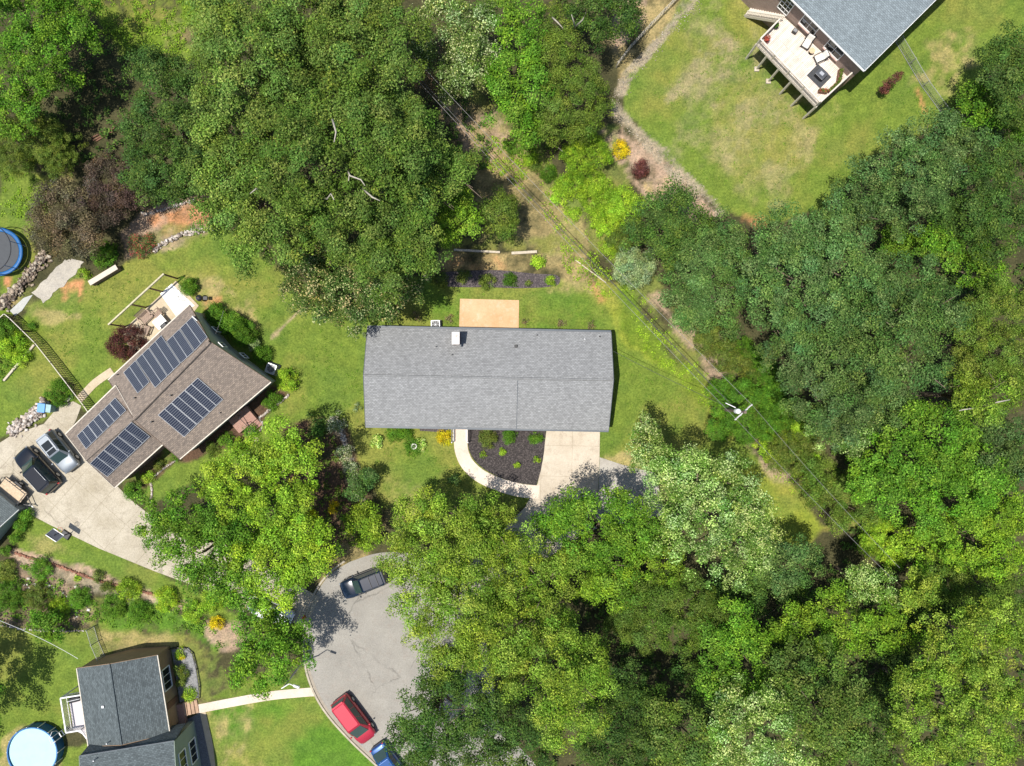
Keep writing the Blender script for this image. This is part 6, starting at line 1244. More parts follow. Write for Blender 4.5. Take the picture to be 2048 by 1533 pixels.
    for s in (-1, 1):
        mm = Wp((fb - .075) * L, s * (W / 2 + .10), belt + .06); MB().box(mm, (.14, .22, .13), rz=hd, taper=.8).build("mirror", pm, o, bevel=.03)
        for x in (-.315, .315):
            c0 = Wp(x * L, s * (W / 2 - .10), .34); ax = R @ Vector((0, 1, 0)); m = MB()
            m.tube([c0 - ax * .11, c0 - ax * .09, c0 + ax * .09, c0 + ax * .11], [.29, .345, .345, .29], 20); wh = m.build("wheel", RUBBER, o)
            MB().tube([c0 + ax * s * .09, c0 + ax * s * .118], .21, 14).build("rim", STEEL, wh)
        MB().box(Wp(.466 * L, s * W * .36, hood * .70), (.16, .30, .12), rz=hd - s * .35).build("headlight", M("headlight", (.22, .23, .24), .15, var=.03, coat=1), o, bevel=.03)
        MB().box(Wp(-.486 * L, s * W * .385, belt * .86), (.12, .2, .26), rz=hd + s * .25).build("tail_light", M("tail_light", (.35, .02, .02), .2, var=.05, coat=1), o, bevel=.02)
    MB().box(Wp(fb * L - .02, 0, zb + .035), (.06, wb * 1.5, .03), rz=hd).build("cowl", BLACK, o)
    MB().box(Wp(.492 * L, 0, .45), (.08, W * .5, .2), rz=hd).build("grille", BLACK, o, bevel=.01)
    MB().box(Wp(-.495 * L, 0, .42), (.08, W * .7, .16), rz=hd).build("bumper", BLACK, o, bevel=.02)
    if kind != 'sedan': MB().box(Wp((rt - .005) * L, 0, H - .05), (.16, wt * 1.7, .04), rz=hd).build("spoiler", pm, o, bevel=.01)
    return o
car("parked_car", "silver crossover with two dark sunroof panels beside the solar panel house", "car", 117, 904, 51, 65, 4.35, 1.85, 1.62, paint("silver_paint", (.21, .235, .26), .4, .5), 'suv', 2, 1, "cars parked outside the houses")
car("parked_car", "large black sport utility vehicle between the silver car and the trailer", "car", 72, 941, -63, -68, 4.95, 2.02, 1.85, paint("black_paint", (.006, .007, .009), .0, .16), 'suv', 0, 1, "cars parked outside the houses")
car("parked_car", "dark navy sport utility vehicle with roof bars at the top of the cul-de-sac", "car", 729, 1166, -76, 30, 4.85, 1.95, 1.78, paint("navy_paint", (.006, .013, .028), .0, .16), 'suv', 0, 2, "cars parked on the cul-de-sac")
car("parked_van", "red minivan parked on the lower left kerb of the cul-de-sac", "van", 707, 1441, 54, 72, 5.0, 2.02, 1.78, paint("red_paint", (.40, .015, .035), .3, .5), 'van', 0, 0, "cars parked on the cul-de-sac")
car("parked_car", "bright blue car half under the trees at the bottom edge", "car", 780, 1530, 48, 66, 4.5, 1.82, 1.48, paint("blue_paint", (.01, .065, .22), .3), 'sedan', 0, 0, "cars parked on the cul-de-sac")
car("parked_car", "white car mostly hidden under the maples beside the cul-de-sac", "car", 540, 1222, 90, 42, 4.7, 1.85, 1.5, paint("white_car_paint", (.75, .76, .77), .1), 'sedan', 0, 0, "cars parked outside the houses")

# utility trailer
p = P(24, 983, .6); o = thing("utility_trailer", "open utility trailer with a wooden bed beside the grey shed", "trailer", (p.x, p.y, 0)); hd = math.atan2(-33, 42); R = Matrix.Rotation(hd, 3, 'Z'); Wp = lambda x, y, z: Vector((p.x, p.y, 0)) + R @ Vector((x, y, z))
MB().box(Wp(0, 0, .55), (2.6, 1.45, .06), rz=hd).build("bed", M("trailer_plank", (.52, .40, .27), .85, var=.25, scale=5), o)
for s in (-1, 1):
    m = MB(); m.bar(Wp(-1.3, s * .76, .95), Wp(1.3, s * .76, .95), .06); m.bar(Wp(-1.3, s * .76, .56), Wp(1.3, s * .76, .56), .06, .1)
    for i in range(5): m.bar(Wp(-1.3 + i * .65, s * .76, .55), Wp(-1.3 + i * .65, s * .76, .95), .05)
    m.build("side_rail", BLACK, o)
    c0 = Wp(.1, s * .92, .33); ax = R @ Vector((0, 1, 0)); w1 = MB().tube([c0 - ax * .09, c0 + ax * .09], .32, 18).build("wheel", RUBBER, o); MB().tube([c0 + ax * s * .09, c0 + ax * s * .11], .18, 12).build("rim", STEEL, w1)
    MB().box(Wp(.1, s * .92, .69), (.85, .24, .04), rz=hd).build("fender", BLACK, o, bevel=.02)
    MB().bar(Wp(1.3, s * .55, .5), Wp(2.3, 0, .45), .07).build("drawbar", BLACK, o)
m = MB(); m.bar(Wp(1.32, -.76, .95), Wp(1.32, .76, .95), .06); m.bar(Wp(1.32, -.76, .56), Wp(1.32, .76, .56), .06, .1); m.bar(Wp(1.32, 0, .56), Wp(1.32, 0, .95), .05); m.build("front_rail", BLACK, o)
m = MB()
for i in range(8): m.bar(Wp(-1.35, -.7 + i * .2, .55), Wp(-1.5, -.7 + i * .2, 1.75), .03)
for z in (.0, .33, .66, 1.0): m.bar(Wp(-1.35 - .15 * z, -.72, .55 + 1.2 * z), Wp(-1.35 - .15 * z, .72, .55 + 1.2 * z), .04)
m.build("ramp_gate", BLACK, o)
MB().bar(Wp(2.2, .05, .02), Wp(2.2, .05, .75), .05).build("jack", STEEL, o); MB().box(Wp(2.42, 0, .47), (.25, .1, .1), rz=hd).build("coupler", STEEL, o, bevel=.02)

# trampoline
p = P(-3, 504, .9); o = thing("trampoline", "round trampoline with a bright blue pad at the left edge", "trampoline", (p.x, p.y, 0)); BLU = M("blue_vinyl", (.014, .11, .30), .5, var=.35, scale=2)
ring = lambda r: [(p.x + r * math.cos(t), p.y + r * math.sin(t)) for t in np.linspace(0, 2 * math.pi, 40, endpoint=False)]
MB().lathe((p.x, p.y, .88), [(1.96, 0), (2.0, .05), (2.2, .06), (2.32, .02), (2.32, -.05), (1.96, -.03)], 44, False).build("pad", BLU, o, smooth=True)
MB().lathe((p.x, p.y, .85), [(0, 0), (1.93, 0), (1.93, .02), (0, .02)], 44).build("jumping_mat", M("black_mesh", (.07, .075, .08), .8, var=.1), o)
for i in range(6):
    t = i * math.pi / 3 + .3; c_, s_ = math.cos(t), math.sin(t)
    MB().tube([(p.x + 2.2 * c_, p.y + 2.2 * s_, .86), (p.x + 2.25 * c_, p.y + 2.25 * s_, .02)], .03, 8).build("leg", STEEL, o)
    MB().tube([(p.x + 2.34 * c_, p.y + 2.34 * s_, .5), (p.x + 2.34 * c_, p.y + 2.34 * s_, 2.5)], .03, 8).build("net_pole", BLU, o)
MB().lathe((p.x, p.y, 2.48), [(2.30, 0), (2.34, .03), (2.38, 0), (2.34, -.03), (2.30, 0)], 44, False).build("net_ring", BLACK, o)

# above-ground pool
p = P(64, 1506, 1.1); o = thing("swimming_pool", "round above ground pool with blue walls and pale water at the lower left", "pool", (p.x, p.y, 0)); Rp = 2.38
PB = M("pool_wall", (.025, .12, .26), .5, var=.2, scale=2)
MB().lathe((p.x, p.y, 0), [(Rp, 0), (Rp + .03, 1.05), (Rp - .02, 1.08), (Rp - .05, .9), (Rp - .06, .1), (Rp, 0)], 48, False).build("wall", PB, o)
MB().lathe((p.x, p.y, 1.08), [(Rp - .07, -.02), (Rp - .05, .03), (Rp + .06, .03), (Rp + .06, -.02), (Rp - .07, -.02)], 48, False).build("rim", BLU, o)
MB().lathe((p.x, p.y, .95), [(0, 0), (Rp - .06, 0), (Rp - .06, -.05), (0, -.05)], 48).build("water", M("pool_water", (.42, .70, .74), .08, var=.05, scale=1, spec=.5), o)
for i in range(14):
    t = i * 2 * math.pi / 14; MB().bar((p.x + (Rp + .08) * math.cos(t), p.y + (Rp + .08) * math.sin(t), 0), (p.x + (Rp + .08) * math.cos(t), p.y + (Rp + .08) * math.sin(t), 1.1), .06).build("upright", WHITE, o)
p2 = P(120, 1470, .8); o = thing("pool_ladder", "white ladder with a curling hose over the pool wall near the side deck", "ladder", (p2.x, p2.y, 0))
for s in (-1, 1):
    dx = Vector((.22 * s * .5, .22 * s * .8, 0)); d_ = (Vector((p.x, p.y, 0)) - Vector((p2.x, p2.y, 0))).normalized(); b0 = Vector((p2.x, p2.y, 0)) + Vector((-d_.y, d_.x, 0)) * .25 * s
    MB().tube([b0 - d_ * .35, b0 + d_ * .0 + Vector((0, 0, 1.2)), b0 + d_ * .1 + Vector((0, 0, 1.55)), b0 + d_ * .35 + Vector((0, 0, 1.55)), b0 + d_ * .5 + Vector((0, 0, 1.1))], .03, 8).build("side_rail", WHITE, o)
for z in (.3, .6, .9):
    f = z / 1.2 * .35; n_ = Vector((-d_.y, d_.x, 0)) * .25; c0 = Vector((p2.x, p2.y, z)) - d_ * (.35 - f); MB().bar(c0 - n_, c0 + n_, .09, .03).build("step", WHITE, o)
o = MB().tube([P(121, 1468, .3), P(112, 1462, .6), P(104, 1464, 1.2), P(98, 1478, 1.25), P(103, 1490, 1.2), P(110, 1482, 1.18)], .025, 8).build("hose", WHITE, smooth=True); tag(o, "white hose curling over the pool rim", "hose")

# basketball hoop
g0 = P(104, 1061); o = thing("basketball_hoop", "portable basketball hoop standing on the lawn edge by the neighbour driveway", "basketball hoop", (g0.x, g0.y, 0)); fd = Vector((.55, .83, 0)); sd = Vector((-.83, .55, 0))
bp = P(113, 1066, 2.1); bpg = Vector((bp.x, bp.y, 0)); bs = bpg - fd * .75
MB().box((bs.x, bs.y, .1), (.75, 1.0, .2), rz=math.atan2(fd.y, fd.x), taper=.85).build("base", BLACK, o, bevel=.04)
MB().tube([bs + Vector((0, 0, .1)), bs + Vector((0, 0, 2.0)), bpg - fd * .1 + Vector((0, 0, 2.2))], .05, 8).build("pole", BLACK, o)
m = MB(); m.plate([bpg + sd * .6 + Vector((0, 0, 1.75)), bpg - sd * .6 + Vector((0, 0, 1.75)), bpg - sd * .6 - fd * .55 + Vector((0, 0, 2.4)), bpg + sd * .6 - fd * .55 + Vector((0, 0, 2.4))], .04); bb = m.build("backboard", M("smoky_board", (.10, .105, .12), .25), o)
q = [bpg + sd * .6 + Vector((0, 0, 1.77)), bpg - sd * .6 + Vector((0, 0, 1.77)), bpg - sd * .6 - fd * .55 + Vector((0, 0, 2.42)), bpg + sd * .6 - fd * .55 + Vector((0, 0, 2.42))]
m = MB(); [m.bar(q[i], q[(i + 1) % 4], .06) for i in range(4)]; m.build("border", STEEL, bb)
rc = bpg + fd * .28 + Vector((0, 0, 1.85)); m = MB(); m.tube([rc + Vector((math.cos(t) * .23, math.sin(t) * .23, 0)) for t in np.linspace(0, 2 * math.pi, 20)], .014, 6, False); rm = m.build("rim", M("orange_rim", (.6, .15, .03), .5), o)
m = MB()
for i in range(10):
    t = i * .628; m.bar(rc + Vector((math.cos(t) * .23, math.sin(t) * .23, 0)), rc + Vector((math.cos(t + .4) * .13, math.sin(t + .4) * .13, -.4)), .012); m.bar(rc + Vector((math.cos(t) * .23, math.sin(t) * .23, 0)), rc + Vector((math.cos(t - .4) * .13, math.sin(t - .4) * .13, -.4)), .012)
m.build("net", WHITE, rm)

# ------------------------------------------------------------------ fences
def fence(name, label, pts, h, mat, step, rail_h=(.15, .9), top=None, post=2.2, pw=.03, grp=None, mesh=False):
    w_ = [P(a, b, h) for a, b in pts]; w_ = [Vector((q.x, q.y, 0)) for q in w_]; o = thing(name, label, "fence", w_[0], grp)
    for a, b in zip(w_[:-1], w_[1:]):
        L = (b - a).length
        for rh in rail_h: m = MB(); m.bar(a + Vector((0, 0, h * rh)), b + Vector((0, 0, h * rh)), .035); m.build("rail", mat, o)
        if top: m = MB(); m.bar(a + Vector((0, 0, h)), b + Vector((0, 0, h)), .06, .05); m.build("top_rail", top, o)
        n = max(1, int(L / step)); m = MB()
        for i in range(n + 1):
            q = a.lerp(b, i / n); m.bar(q + Vector((0, 0, .06)), q + Vector((0, 0, h * .97)), pw)
        if mesh:
            for i in range(7): m.bar(a + Vector((0, 0, h * (.1 + i * .13))), b + Vector((0, 0, h * (.1 + i * .13))), .008)
        m.build("wire_mesh" if mesh else "pickets", mat, o)
        k = max(1, round(L / post))
        for i in range(k + (1 if b is w_[-1] else 0)): q = a.lerp(b, i / k); MB().bar(q - Vector((0, 0, .1)), q + Vector((0, 0, h * 1.03)), .07).build("post", mat, o)
    return o
DW = M("dark_picket", (.055, .035, .025), .8, var=.3)
fence("picket_fence", "dark picket fence with a pale top rail crossing the left lawn", [(-14, 648), (8, 628), (19, 637), (69, 686), (101, 726), (167, 812), (181, 832)], 1.25, DW, .21, (.12, .45, .8), CREAM, 2.2, .05)
fence("rail_fence", "grey wooden fence running to the top edge beside the gravel edging", [(1236, 124), (1262, 90), (1303, 45), (1360, -14)], 1.2, GREYW, .45, (.25, .6, .95), None, 2.3, .03)
fence("wire_fence", "thin wire fence across the upper right lawn beside the red clay scar", [(1806, 72), (1859, 162), (1900, 218)], 1.3, M("galvanised", (.33, .34, .31), .6, var=.1), .16, (.05, .97), None, 2.6, .012, mesh=True)
fence("wire_fence", "thin wire fence with a gate above the dark roofed house", [(172, 1262), (181, 1292), (194, 1322)], 1.3, MATS["galvanised"], .16, (.05, .97), None, 1.6, .012, mesh=True)
o = fence("metal_edging", "low dark metal edging round the gravel bed", [(333, 1300), (352, 1296), (372, 1298), (384, 1308), (392, 1340), (398, 1375), (397, 1398)], .28, BLACK, .3, (.1, .9), BLACK, 3, .02)

# timber trellis beside the patio
h = 2.65; a, b = P(217, 650, h), P(328, 548, h); o = thing("timber_trellis", "long weathered beam on posts beside the neighbour patio", "trellis", (a.x, a.y, 0))
m = MB(); m.bar(a, b, .14, .18); m.build("beam", M("pale_beam", (.50, .45, .30), .85, var=.25, scale=5), o)
for f in (.01, .4, .72, .99): q = a.lerp(b, f); MB().bar((q.x, q.y, -.1), (q.x, q.y, h - .08), .13).build("post", REDWOOD, o)
# patio furniture
def adirondack(px, py, ang, label, w_=.72):
    p = P(px, py, .5); o = thing("garden_chair", label, "chair", (p.x, p.y, 0), "slatted brown chairs on the neighbour patio"); v = Matrix.Rotation(ang, 3, 'Z'); W = lambda x, y, z: Vector((p.x, p.y, 0)) + v @ Vector((x, y, z))
    m = MB(); n = int(w_ / .11)
    for i in range(6): m.bar(W(-w_ / 2, -.3 + i * .12, .40 - i * .02), W(w_ / 2, -.3 + i * .12, .40 - i * .02), .095, .025)
    m.build("seat", CHW, o); m = MB()
    for i in range(n): x = -w_ / 2 + (i + .5) * w_ / n; m.bar(W(x, .34, .3), W(x, .72, 1.0), .085, .02, up=tuple(v @ Vector((0, -1, .5))))
    m.build("backrest", CHW, o)
    for s in (-1, 1):
        m = MB(); m.bar(W(s * (w_ / 2 + .06), -.42, .6), W(s * (w_ / 2 + .06), .45, .6), .12, .025); m.build("armrest", CHW, o)
        for y in (-.36, .42): MB().bar(W(s * (w_ / 2 + .03), y, 0), W(s * (w_ / 2 + .03), y, .59), .08).build("leg", CHW, o)
CHW = M("chair_wood", (.33, .24, .18), .8, var=.3, scale=6)
adirondack(291, 636, .75, "wide slatted bench chair on the neighbour patio", 1.15); adirondack(290, 659, 1.2 + 1.57, "small slatted chair nearest the dark red shrub", .6)
p = P(320, 645, .7); o = thing("patio_table", "white square table on the neighbour patio", "table", (p.x, p.y, 0)); MB().box((p.x, p.y, .72), (1.15, 1.05, .05), rz=.72).build("table_top", WHITE, o, bevel=.01)
for sx in (-1, 1):
    for sy in (-1, 1): q = Matrix.Rotation(.72, 3, 'Z') @ Vector((sx * .48, sy * .42, 0)); MB().bar((p.x + q.x, p.y + q.y, 0), (p.x + q.x, p.y + q.y, .7), .06).build("leg", WHITE, o)
p = P(317, 632, .5); adirondack(313, 629, -.7, "slatted chair tucked behind the white square table", .6)
p = P(333, 652, .5); o = thing("gas_grill", "dark grill under the eave beside the white table", "grill", (p.x, p.y, 0)); MB().box((p.x, p.y, .4), (.9, .5, .8), rz=.7).build("cart", BLACK, o, bevel=.02); MB().box((p.x, p.y, .95), (.8, .5, .32), rz=.7, taper=.75).build("lid", BLACK, o, bevel=.08)
p = P(400, 597, .6); o = thing("kettle_grill", "round black kettle grill on the lawn beside the white slab", "grill", (p.x, p.y, 0))
MB().lathe((p.x, p.y, .75), [(0, -.28), (.2, -.22), (.32, -.02), (.33, 0), (.29, .16), (.15, .27), (0, .3)], 22).build("bowl", paint("enamel_black", (.02, .02, .025), 0), o, smooth=True)
for t in (0, 2.1, 4.2): MB().tube([(p.x + .15 * math.cos(t), p.y + .15 * math.sin(t), .55), (p.x + .3 * math.cos(t), p.y + .3 * math.sin(t), 0)], .02, 6).build("leg", STEEL, o)
MB().bar((p.x - .08, p.y, 1.08), (p.x + .08, p.y, 1.08), .04).build("handle", REDWOOD, o); MB().box((p.x + .55, p.y + .0, .72), (.4, .35, .03))  .build("side_shelf", BLACK, o, bevel=.01)
# curved rail stand on the slab
o = MB().tube([P(*q) for q in ((333, 575, .9), (345, 580, .9), (352, 592, .9), (361, 596, .9), (359, 603, .9), (347, 600, .9), (336, 582, .9), (333, 575, .9))], .022, 6).build("hammock_frame", STEEL, smooth=True)
r_ = thing("hammock_stand", "thin grey tube frame standing on the white slab", "hammock stand", (P(345, 588).x, P(345, 588).y, 0)); o.name = "frame"; off = ORG["hammock_frame"] - ORG[r_.name]; o.parent = r_; o.location = off; ORG["frame"] = ORG[r_.name]
for q in ((333, 575), (360, 600), (352, 592), (347, 600)): a = P(*q, .9); MB().tube([a, (a.x, a.y, .06)], .022, 6).build("leg", STEEL, r_)

# concrete bench wall, stone walls, edging
CAPW = M("pale_capstone", (.60, .52, .43), .85, var=.12)
a, b = P(178, 567, .8), P(233, 534, .8); o = thing("retaining_wall", "straight concrete capped wall with a dark face above the lawn", "wall", (a.x, a.y, 0))
m = MB(); m.bar((a.x, a.y, .36), (b.x, b.y, .36), .35, .72); m.build("wall_face", M("dark_block", (.20, .14, .11), .9, var=.3, scale=5), o); m = MB(); m.bar((a.x, a.y, .76), (b.x, b.y, .76), .5, .08); m.build("cap", CAPW, o, bevel=.01)
def stones(name, label, pts, wd, h, n, cols, size=.3, cat="wall"):
    c = smooth_line(pts, 5); w_ = [P(q.x, q.y, h * .5) for q in c]; L = [0]
    for i in range(1, len(w_)): L.append(L[-1] + (w_[i] - w_[i - 1]).length)
    V = []; Q = []; CC = []
    for i in range(n):
        s = random.uniform(0, L[-1]); k = max(j for j in range(len(L)) if L[j] <= s); k = min(k, len(L) - 2); f = (s - L[k]) / max(1e-6, L[k + 1] - L[k])
        q = w_[k].lerp(w_[k + 1], f); d = (w_[k + 1] - w_[k]).normalized(); o_ = random.gauss(0, .33) * wd; z = max(.04, h * (1 - abs(o_) / wd * 1.2) * random.random() ** .6)
        c0 = np.array((q.x - d.y * o_, q.y + d.x * o_, z)); sz = size * random.uniform(.5, 1.2)
        B = np.array([(x, y, zz) for zz in (-1, 1) for x, y in ((-1, -1), (1, -1), (1, 1), (-1, 1))], float) * np.array((1, random.uniform(.5, .9), random.uniform(.35, .6))) * sz / 2
        B *= rng.uniform(.7, 1.1, (8, 3)); a_, b_ = random.uniform(0, 6.28), random.uniform(-.35, .35)
        Rm = np.array(Matrix.Rotation(a_, 3, 'Z') @ Matrix.Rotation(b_, 3, 'X')); B = B @ Rm.T + c0; B[:, 2] = np.maximum(B[:, 2], 0.0); n0 = len(V) * 8
        V.append(B); Q += [[n0 + t for t in f_] for f_ in ((3, 2, 1, 0), (4, 5, 6, 7), (0, 1, 5, 4), (1, 2, 6, 5), (2, 3, 7, 6), (3, 0, 4, 7))]
        CC += [np.array(random.choice(cols)) * random.uniform(.7, 1.2)] * 8
    og = w_[0].copy(); og.z = 0
    o = quads_mesh(name, np.vstack(V), np.array(Q), np.array(CC), STONE, None, tuple(og)); tag(o, label, cat); return o
STONE = attr_mat("stone", 0, .9, spec=.2)
BS = [(.33, .26, .19), (.22, .17, .12), (.42, .36, .28), (.14, .11, .09)]; LS = [(.55, .48, .41), (.42, .35, .29), (.62, .57, .52), (.25, .2, .17)]
stones("stone_wall", "dry brown stone wall running from the trampoline to the fence corner", [(92, 508), (78, 525), (58, 548), (40, 572), (20, 592), (-4, 612)], .85, .55, 420, BS, .34)
stones("stone_wall", "tumbled pale rock wall at the head of the neighbour driveway", [(92, 805), (78, 822), (66, 830), (50, 845), (30, 858), (18, 866)], .9, .6, 360, LS, .36)
stones("stone_wall", "curved low stone wall below the pink clay bed", [(446, 452), (420, 458), (395, 462), (370, 466), (345, 478), (325, 488), (308, 503)], .32, .35, 260, LS, .26)
stones("stone_wall", "low stone edging at the top of the pink clay bed", [(285, 430), (320, 422), (350, 412), (392, 400)], .22, .22, 130, LS, .22)
stones("stone_border", "low rock border along the shaded bed beside the front lawn", [(660, 838), (678, 850), (688, 880), (695, 910), (708, 940), (712, 975), (730, 1010)], .45, .25, 300, LS, .25)
stones("stone_border", "pale stone edging along the neighbour porch planting", [(578, 790), (560, 805), (545, 815), (530, 828), (518, 838), (526, 850), (520, 862)], .12, .12, 300, LS, .16)
stones("stone_border", "pale curved edging round the lawn beside the bright maple", [(358, 918), (338, 930), (318, 945), (302, 962), (304, 985), (300, 1005)], .08, .1, 340, LS, .16)
stones("stone_border", "row of reddish bricks edging the lawn strip below the basketball hoop", [(30, 1106), (80, 1122), (130, 1137), (190, 1160), (240, 1172), (300, 1187), (340, 1200), (388, 1217)], .12, .12, 650, [(.30, .14, .09), (.36, .18, .12), (.26, .13, .09)], .2)
stones("stone_border", "thin pale stone edging across the scrub at the lower left", [(0, 1250), (40, 1257), (100, 1262), (175, 1262)], .12, .1, 120, LS, .16)
stones("rock_scatter", "pale rocks scattered in the scrub at the lower left", [(20, 1160), (60, 1170), (100, 1185), (140, 1200), (165, 1230)], 2.2, .1, 45, LS, .3, "rocks")["kind"] = "stuff"
stones("gravel_edge", "pale river stones along the corner of the upper lawn", [(1395, 0), (1330, 75), (1265, 145), (1235, 190), (1232, 225), (1290, 285), (1350, 345), (1400, 385), (1440, 428)], 1.0, .03, 800, [(.36, .31, .24), (.30, .25, .19), (.46, .40, .32)], .10, "gravel")["kind"] = "stuff"
def log(name, label, a, b, w_=.2, mat=None, cat="timber", h=.2):
    a, b = P(*a, h / 2), P(*b, h / 2); m = MB(); m.bar((a.x, a.y, h / 2), (b.x, b.y, h / 2), w_, h); o = m.build(name, mat or WOOD, bevel=.015); tag(o, label, cat); return o
PALEW = M("silvered_timber", (.50, .43, .33), .85, var=.2, scale=5)
log("landscape_timber", "long left landscape timber across the back yard clay", (908, 500), (1000, 505), mat=PALEW); log("landscape_timber", "short right landscape timber across the back yard clay", (1023, 507), (1074, 504), mat=PALEW, w_=.26)
log("landscape_timber", "timber edging from the picket fence to the left frame edge", (69, 690), (8, 762), mat=PALEW); log("landscape_timber", "pale timber between rock wall and fence foot", (124, 812), (146, 790), mat=GREYW, w_=.3)
log("landscape_timber", "thin timber lying parallel to the wires beside the long slope", (1150, 520), (1212, 566), mat=PALEW, w_=.1, h=.08)
for i, (q0, q1) in enumerate((((182, 277), (205, 265)), ((186, 281), (212, 268)), ((192, 283), (228, 262)), ((196, 276), (230, 256)))):
    lab = ["shortest old board in the shaded pile left of the blue-green tree", "second board in the shaded pile left of the blue-green tree", "long lowest board in the shaded pile left of the blue-green tree", "long uppermost board in the shaded pile left of the blue-green tree"][i]
    log("old_board", lab, q0, q1, .14, REDWOOD, "board", .12)["group"] = "boards in the shaded pile"
log("fallen_branch", "bare pale branch lying in the weeds below the round bright tree", (1110, 290), (1128, 306), .06, PALEBARK, "branch", .06)

# blue cart and hard cover beside the rock wall
p = P(88, 816, .6); o = thing("recycling_cart", "blue wheeled cart at the upper end of the rock wall", "cart", (p.x, p.y, 0)); MB().box((p.x, p.y, .5), (.62, .75, .95), rz=-.1, taper=1.12).build("bin", M("blue_plastic", (.06, .22, .55), .5, var=.1), o, bevel=.04); MB().box((p.x, p.y, 1.02), (.74, .88, .07), rz=-.1).build("lid", M("light_blue_plastic", (.10, .30, .62), .4, var=.1), o, bevel=.03)
for s in (-1, 1): MB().tube([(p.x + s * .3, p.y + .38, .12), (p.x + s * .36, p.y + .38, .12)], .12, 12).build("wheel", RUBBER, o)
MB().bar((p.x - .3, p.y + .47, .98), (p.x + .3, p.y + .47, .98), .04).build("handle", BLACK, o)
p = P(101, 817, .5); o = thing("refuse_cart", "teal green cart right of the blue cart", "cart", (p.x, p.y, 0)); TG = M("teal_plastic", (.16, .30, .28), .5, var=.1); MB().box((p.x, p.y, .45), (.52, .68, .85), rz=-.15, taper=1.12).build("bin", TG, o, bevel=.04); MB().box((p.x, p.y, .92), (.62, .78, .06), rz=-.15).build("lid", M("pale_teal", (.26, .40, .40), .5), o, bevel=.03)
for s in (-1, 1): MB().tube([(p.x + s * .26, p.y + .34, .11), (p.x + s * .31, p.y + .34, .11)], .11, 12).build("wheel", RUBBER, o)

# bird bath
p = P(828, 893, .6); o = thing("bird_bath", "small round white bird bath on the front lawn", "bird bath", (p.x, p.y, 0))
MB().lathe((p.x, p.y, 0), [(0, 0), (.18, 0), (.16, .06), (.07, .12), (.06, .5), (.1, .58), (0, .58)], 18).build("pedestal", WHS, o, smooth=True)
bw_ = MB().lathe((p.x, p.y, .58), [(0, 0), (.12, 0), (.26, .07), (.29, .10), (.24, .10), (.16, .05), (0, .03)], 24).build("basin", WHS, o, smooth=True); MB().lathe((p.x, p.y, .64), [(0, 0), (.17, 0), (.17, .005), (0, .005)], 20).build("water", M("bath_water", (.10, .08, .06), .1), bw_)

# street lamp, hydrant
lp = P(575, 1368, 6.2); b0 = Vector((lp.x - 1.1, lp.y - .1, 0)); b0 = P(607, 1322); o = thing("street_lamp", "white street lamp on the grass between the lower walk and the cul-de-sac", "street lamp", (b0.x, b0.y, 0))
l2 = P(590, 1373, 6.3); l1 = P(567, 1363, 6.2)
MB().tube([b0, (b0.x, b0.y, 5.6)], [.09, .06], 10).build("pole", M("lamp_grey", (.5, .5, .48), .5), o)
MB().tube([(b0.x, b0.y, 5.55), (b0.x - .1, b0.y, 6.1), l1.lerp(l2, .5), l2], [.05, .05, .045, .04], 8).build("arm", WHITE, o)
MB().box((l2 + Vector((.1, -.04, -.02))), (.62, .26, .14), rz=-.35, taper=.7).build("lamp_head", WHITE, o, bevel=.03)
MB().lathe((b0.x, b0.y, 5.6), [(0, .08), (.06, .06), (.07, 0), (0, 0)], 10).build("cap", WHITE, o)
p = P(608, 1236, .4); o = thing("fire_hydrant", "red fire hydrant on the cul-de-sac edge", "hydrant", (p.x, p.y, 0)); RED = M("hydrant_red", (.55, .05, .02), .5)
MB().lathe((p.x, p.y, 0), [(0, 0), (.16, 0), (.16, .05), (.1, .07), (.1, .5), (.14, .52), (.12, .62), (.05, .7), (0, .72)], 16).build("body", RED, o, smooth=True)
for t in (0, 1.57, 3.14): d = Vector((math.cos(t), math.sin(t), 0)); MB().tube([Vector((p.x, p.y, .42)) + d * .08, Vector((p.x, p.y, .42)) + d * .2], .055, 10).build("nozzle", RED, o)

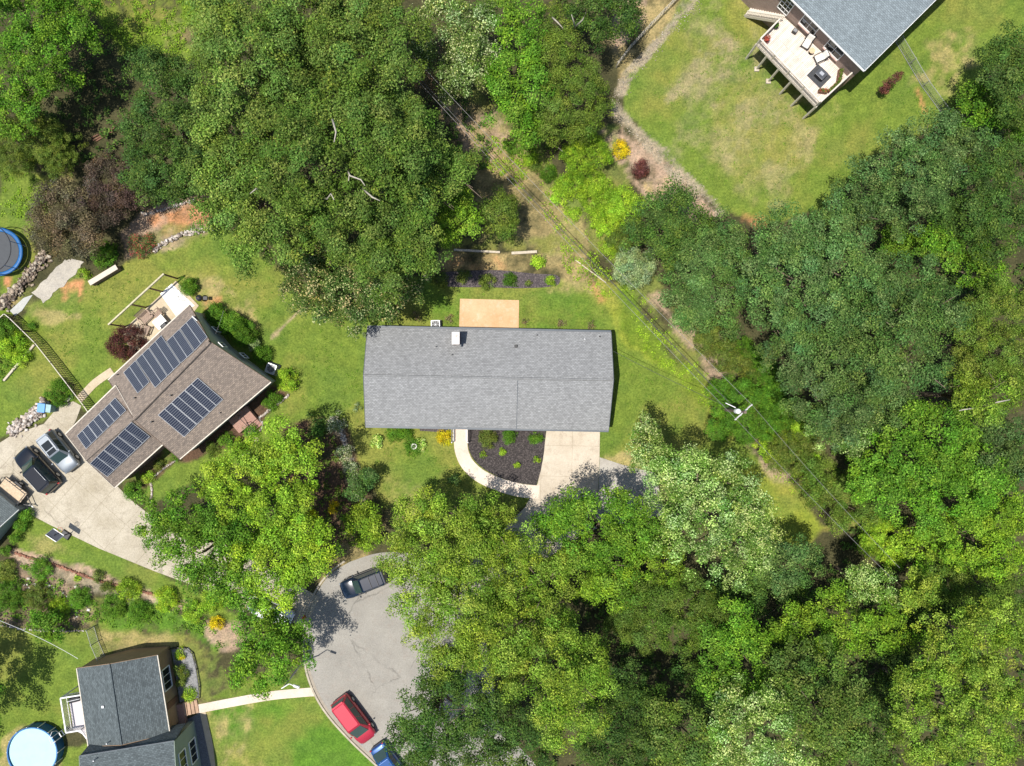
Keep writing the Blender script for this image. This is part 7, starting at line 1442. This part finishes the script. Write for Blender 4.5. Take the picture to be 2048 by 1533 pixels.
# utility pole and wires
tp = P(1490, 825, 9.5); o = thing("utility_pole", "tall utility pole with crossarm and white transformer above the bushy green tree", "utility pole", (tp.x, tp.y, 0))
PO = M("pole_wood", (.17, .13, .10), .9, var=.3)
MB().tube([(tp.x, tp.y, -.2), (tp.x, tp.y, 9.6)], [.17, .12], 12).build("pole", PO, o)
wd = Vector((.67, -.74, 0)); cs = Vector((.74, .67, 0))
m = MB(); m.bar(tp + cs * 1.0 + Vector((0, 0, -.4)), tp - cs * 1.0 + Vector((0, 0, -.4)), .1, .12); m.build("crossarm", M("pale_arm", (.45, .44, .42), .7), o)
for s in (-.9, -.35, .35, .9): MB().lathe(tp + cs * s + Vector((0, 0, -.34)), [(.0, 0), (.05, 0), (.07, .06), (.04, .14), (0, .16)], 10).build("insulator", WHITE, o, smooth=True)
tq = tp - wd * .0 + Vector((-.35, .05, -1.3)); MB().lathe(tq, [(0, 0), (.2, 0), (.22, .1), (.22, .7), (.18, .78), (0, .82)], 16).build("transformer", M("transformer_white", (.75, .76, .76), .5), o, smooth=True)
for s in (-.1, .1): MB().tube([tq + Vector((s, 0, .85)), tq + Vector((s, 0, 1.02))], .03, 8).build("bushing", WHITE, o)
m = MB(); m.bar(tp + Vector((-.5, .35, -.9)), tp + Vector((-1.35, .75, -.9)), .06); m.build("guard_arm", WHITE, o)
WIRE = M("wire", (.22, .21, .2), .5, var=.1); CABLE = M("cable", (.05, .05, .05), .6)
def wire(label, a, b, sag, r, mat, grp="overhead wires", name="overhead_wire"):
    a, b = Vector(a), Vector(b); pts = []
    for i in range(25): f = i / 24; q = a.lerp(b, f); q.z -= sag * 4 * f * (1 - f); pts.append(q)
    o = MB().tube(pts, r, 5).build(name, mat); tag(o, label, "wire", grp); return o
ul_ = P(815, 120, 9.0); lr = P(1790, 1145, 9.3)
for s, dz, lab, mt, rr in ((.9, 0, "rightmost thin wire from the pole up to the grove", WIRE, .014), (-.9, 0, "leftmost thin wire from the pole up to the grove", WIRE, .014), (0, -1.6, "thick dark cable from the pole up to the grove", CABLE, .03)):
    wire(lab, tp + cs * s + Vector((0, 0, -.2 + dz)), ul_ + cs * s * .6 + Vector((0, 0, dz)), .9, rr, mt)
for s, dz, lab, mt, rr in ((.9, 0, "upper thin wire from the pole into the lower woodland", WIRE, .014), (-.9, 0, "lower thin wire from the pole into the lower woodland", WIRE, .014)):
    wire(lab, tp + cs * s + Vector((0, 0, -.2 + dz)), lr + cs * s * .6 + Vector((0, 0, dz)), .6, rr, mt)
wire("service cable sagging from the pole to the right gable of the grey roof", tp + Vector((0, 0, -2)), P(1227, 703, 3.6), .9, .018, CABLE, "service wires")
wire("thin pale wire from the pale gable wall to the lawn shrubs", P(431, 668, 4.2), P(447, 622, 3.0), .1, .012, WIRE, "service wires")
wire("pale wire crossing the pool yard to the dark roofed house", P(-10, 1238, 5), P(156, 1318, 3.4), .3, .018, WHITE, "service wires")

print("LEAVES", NLEAF)
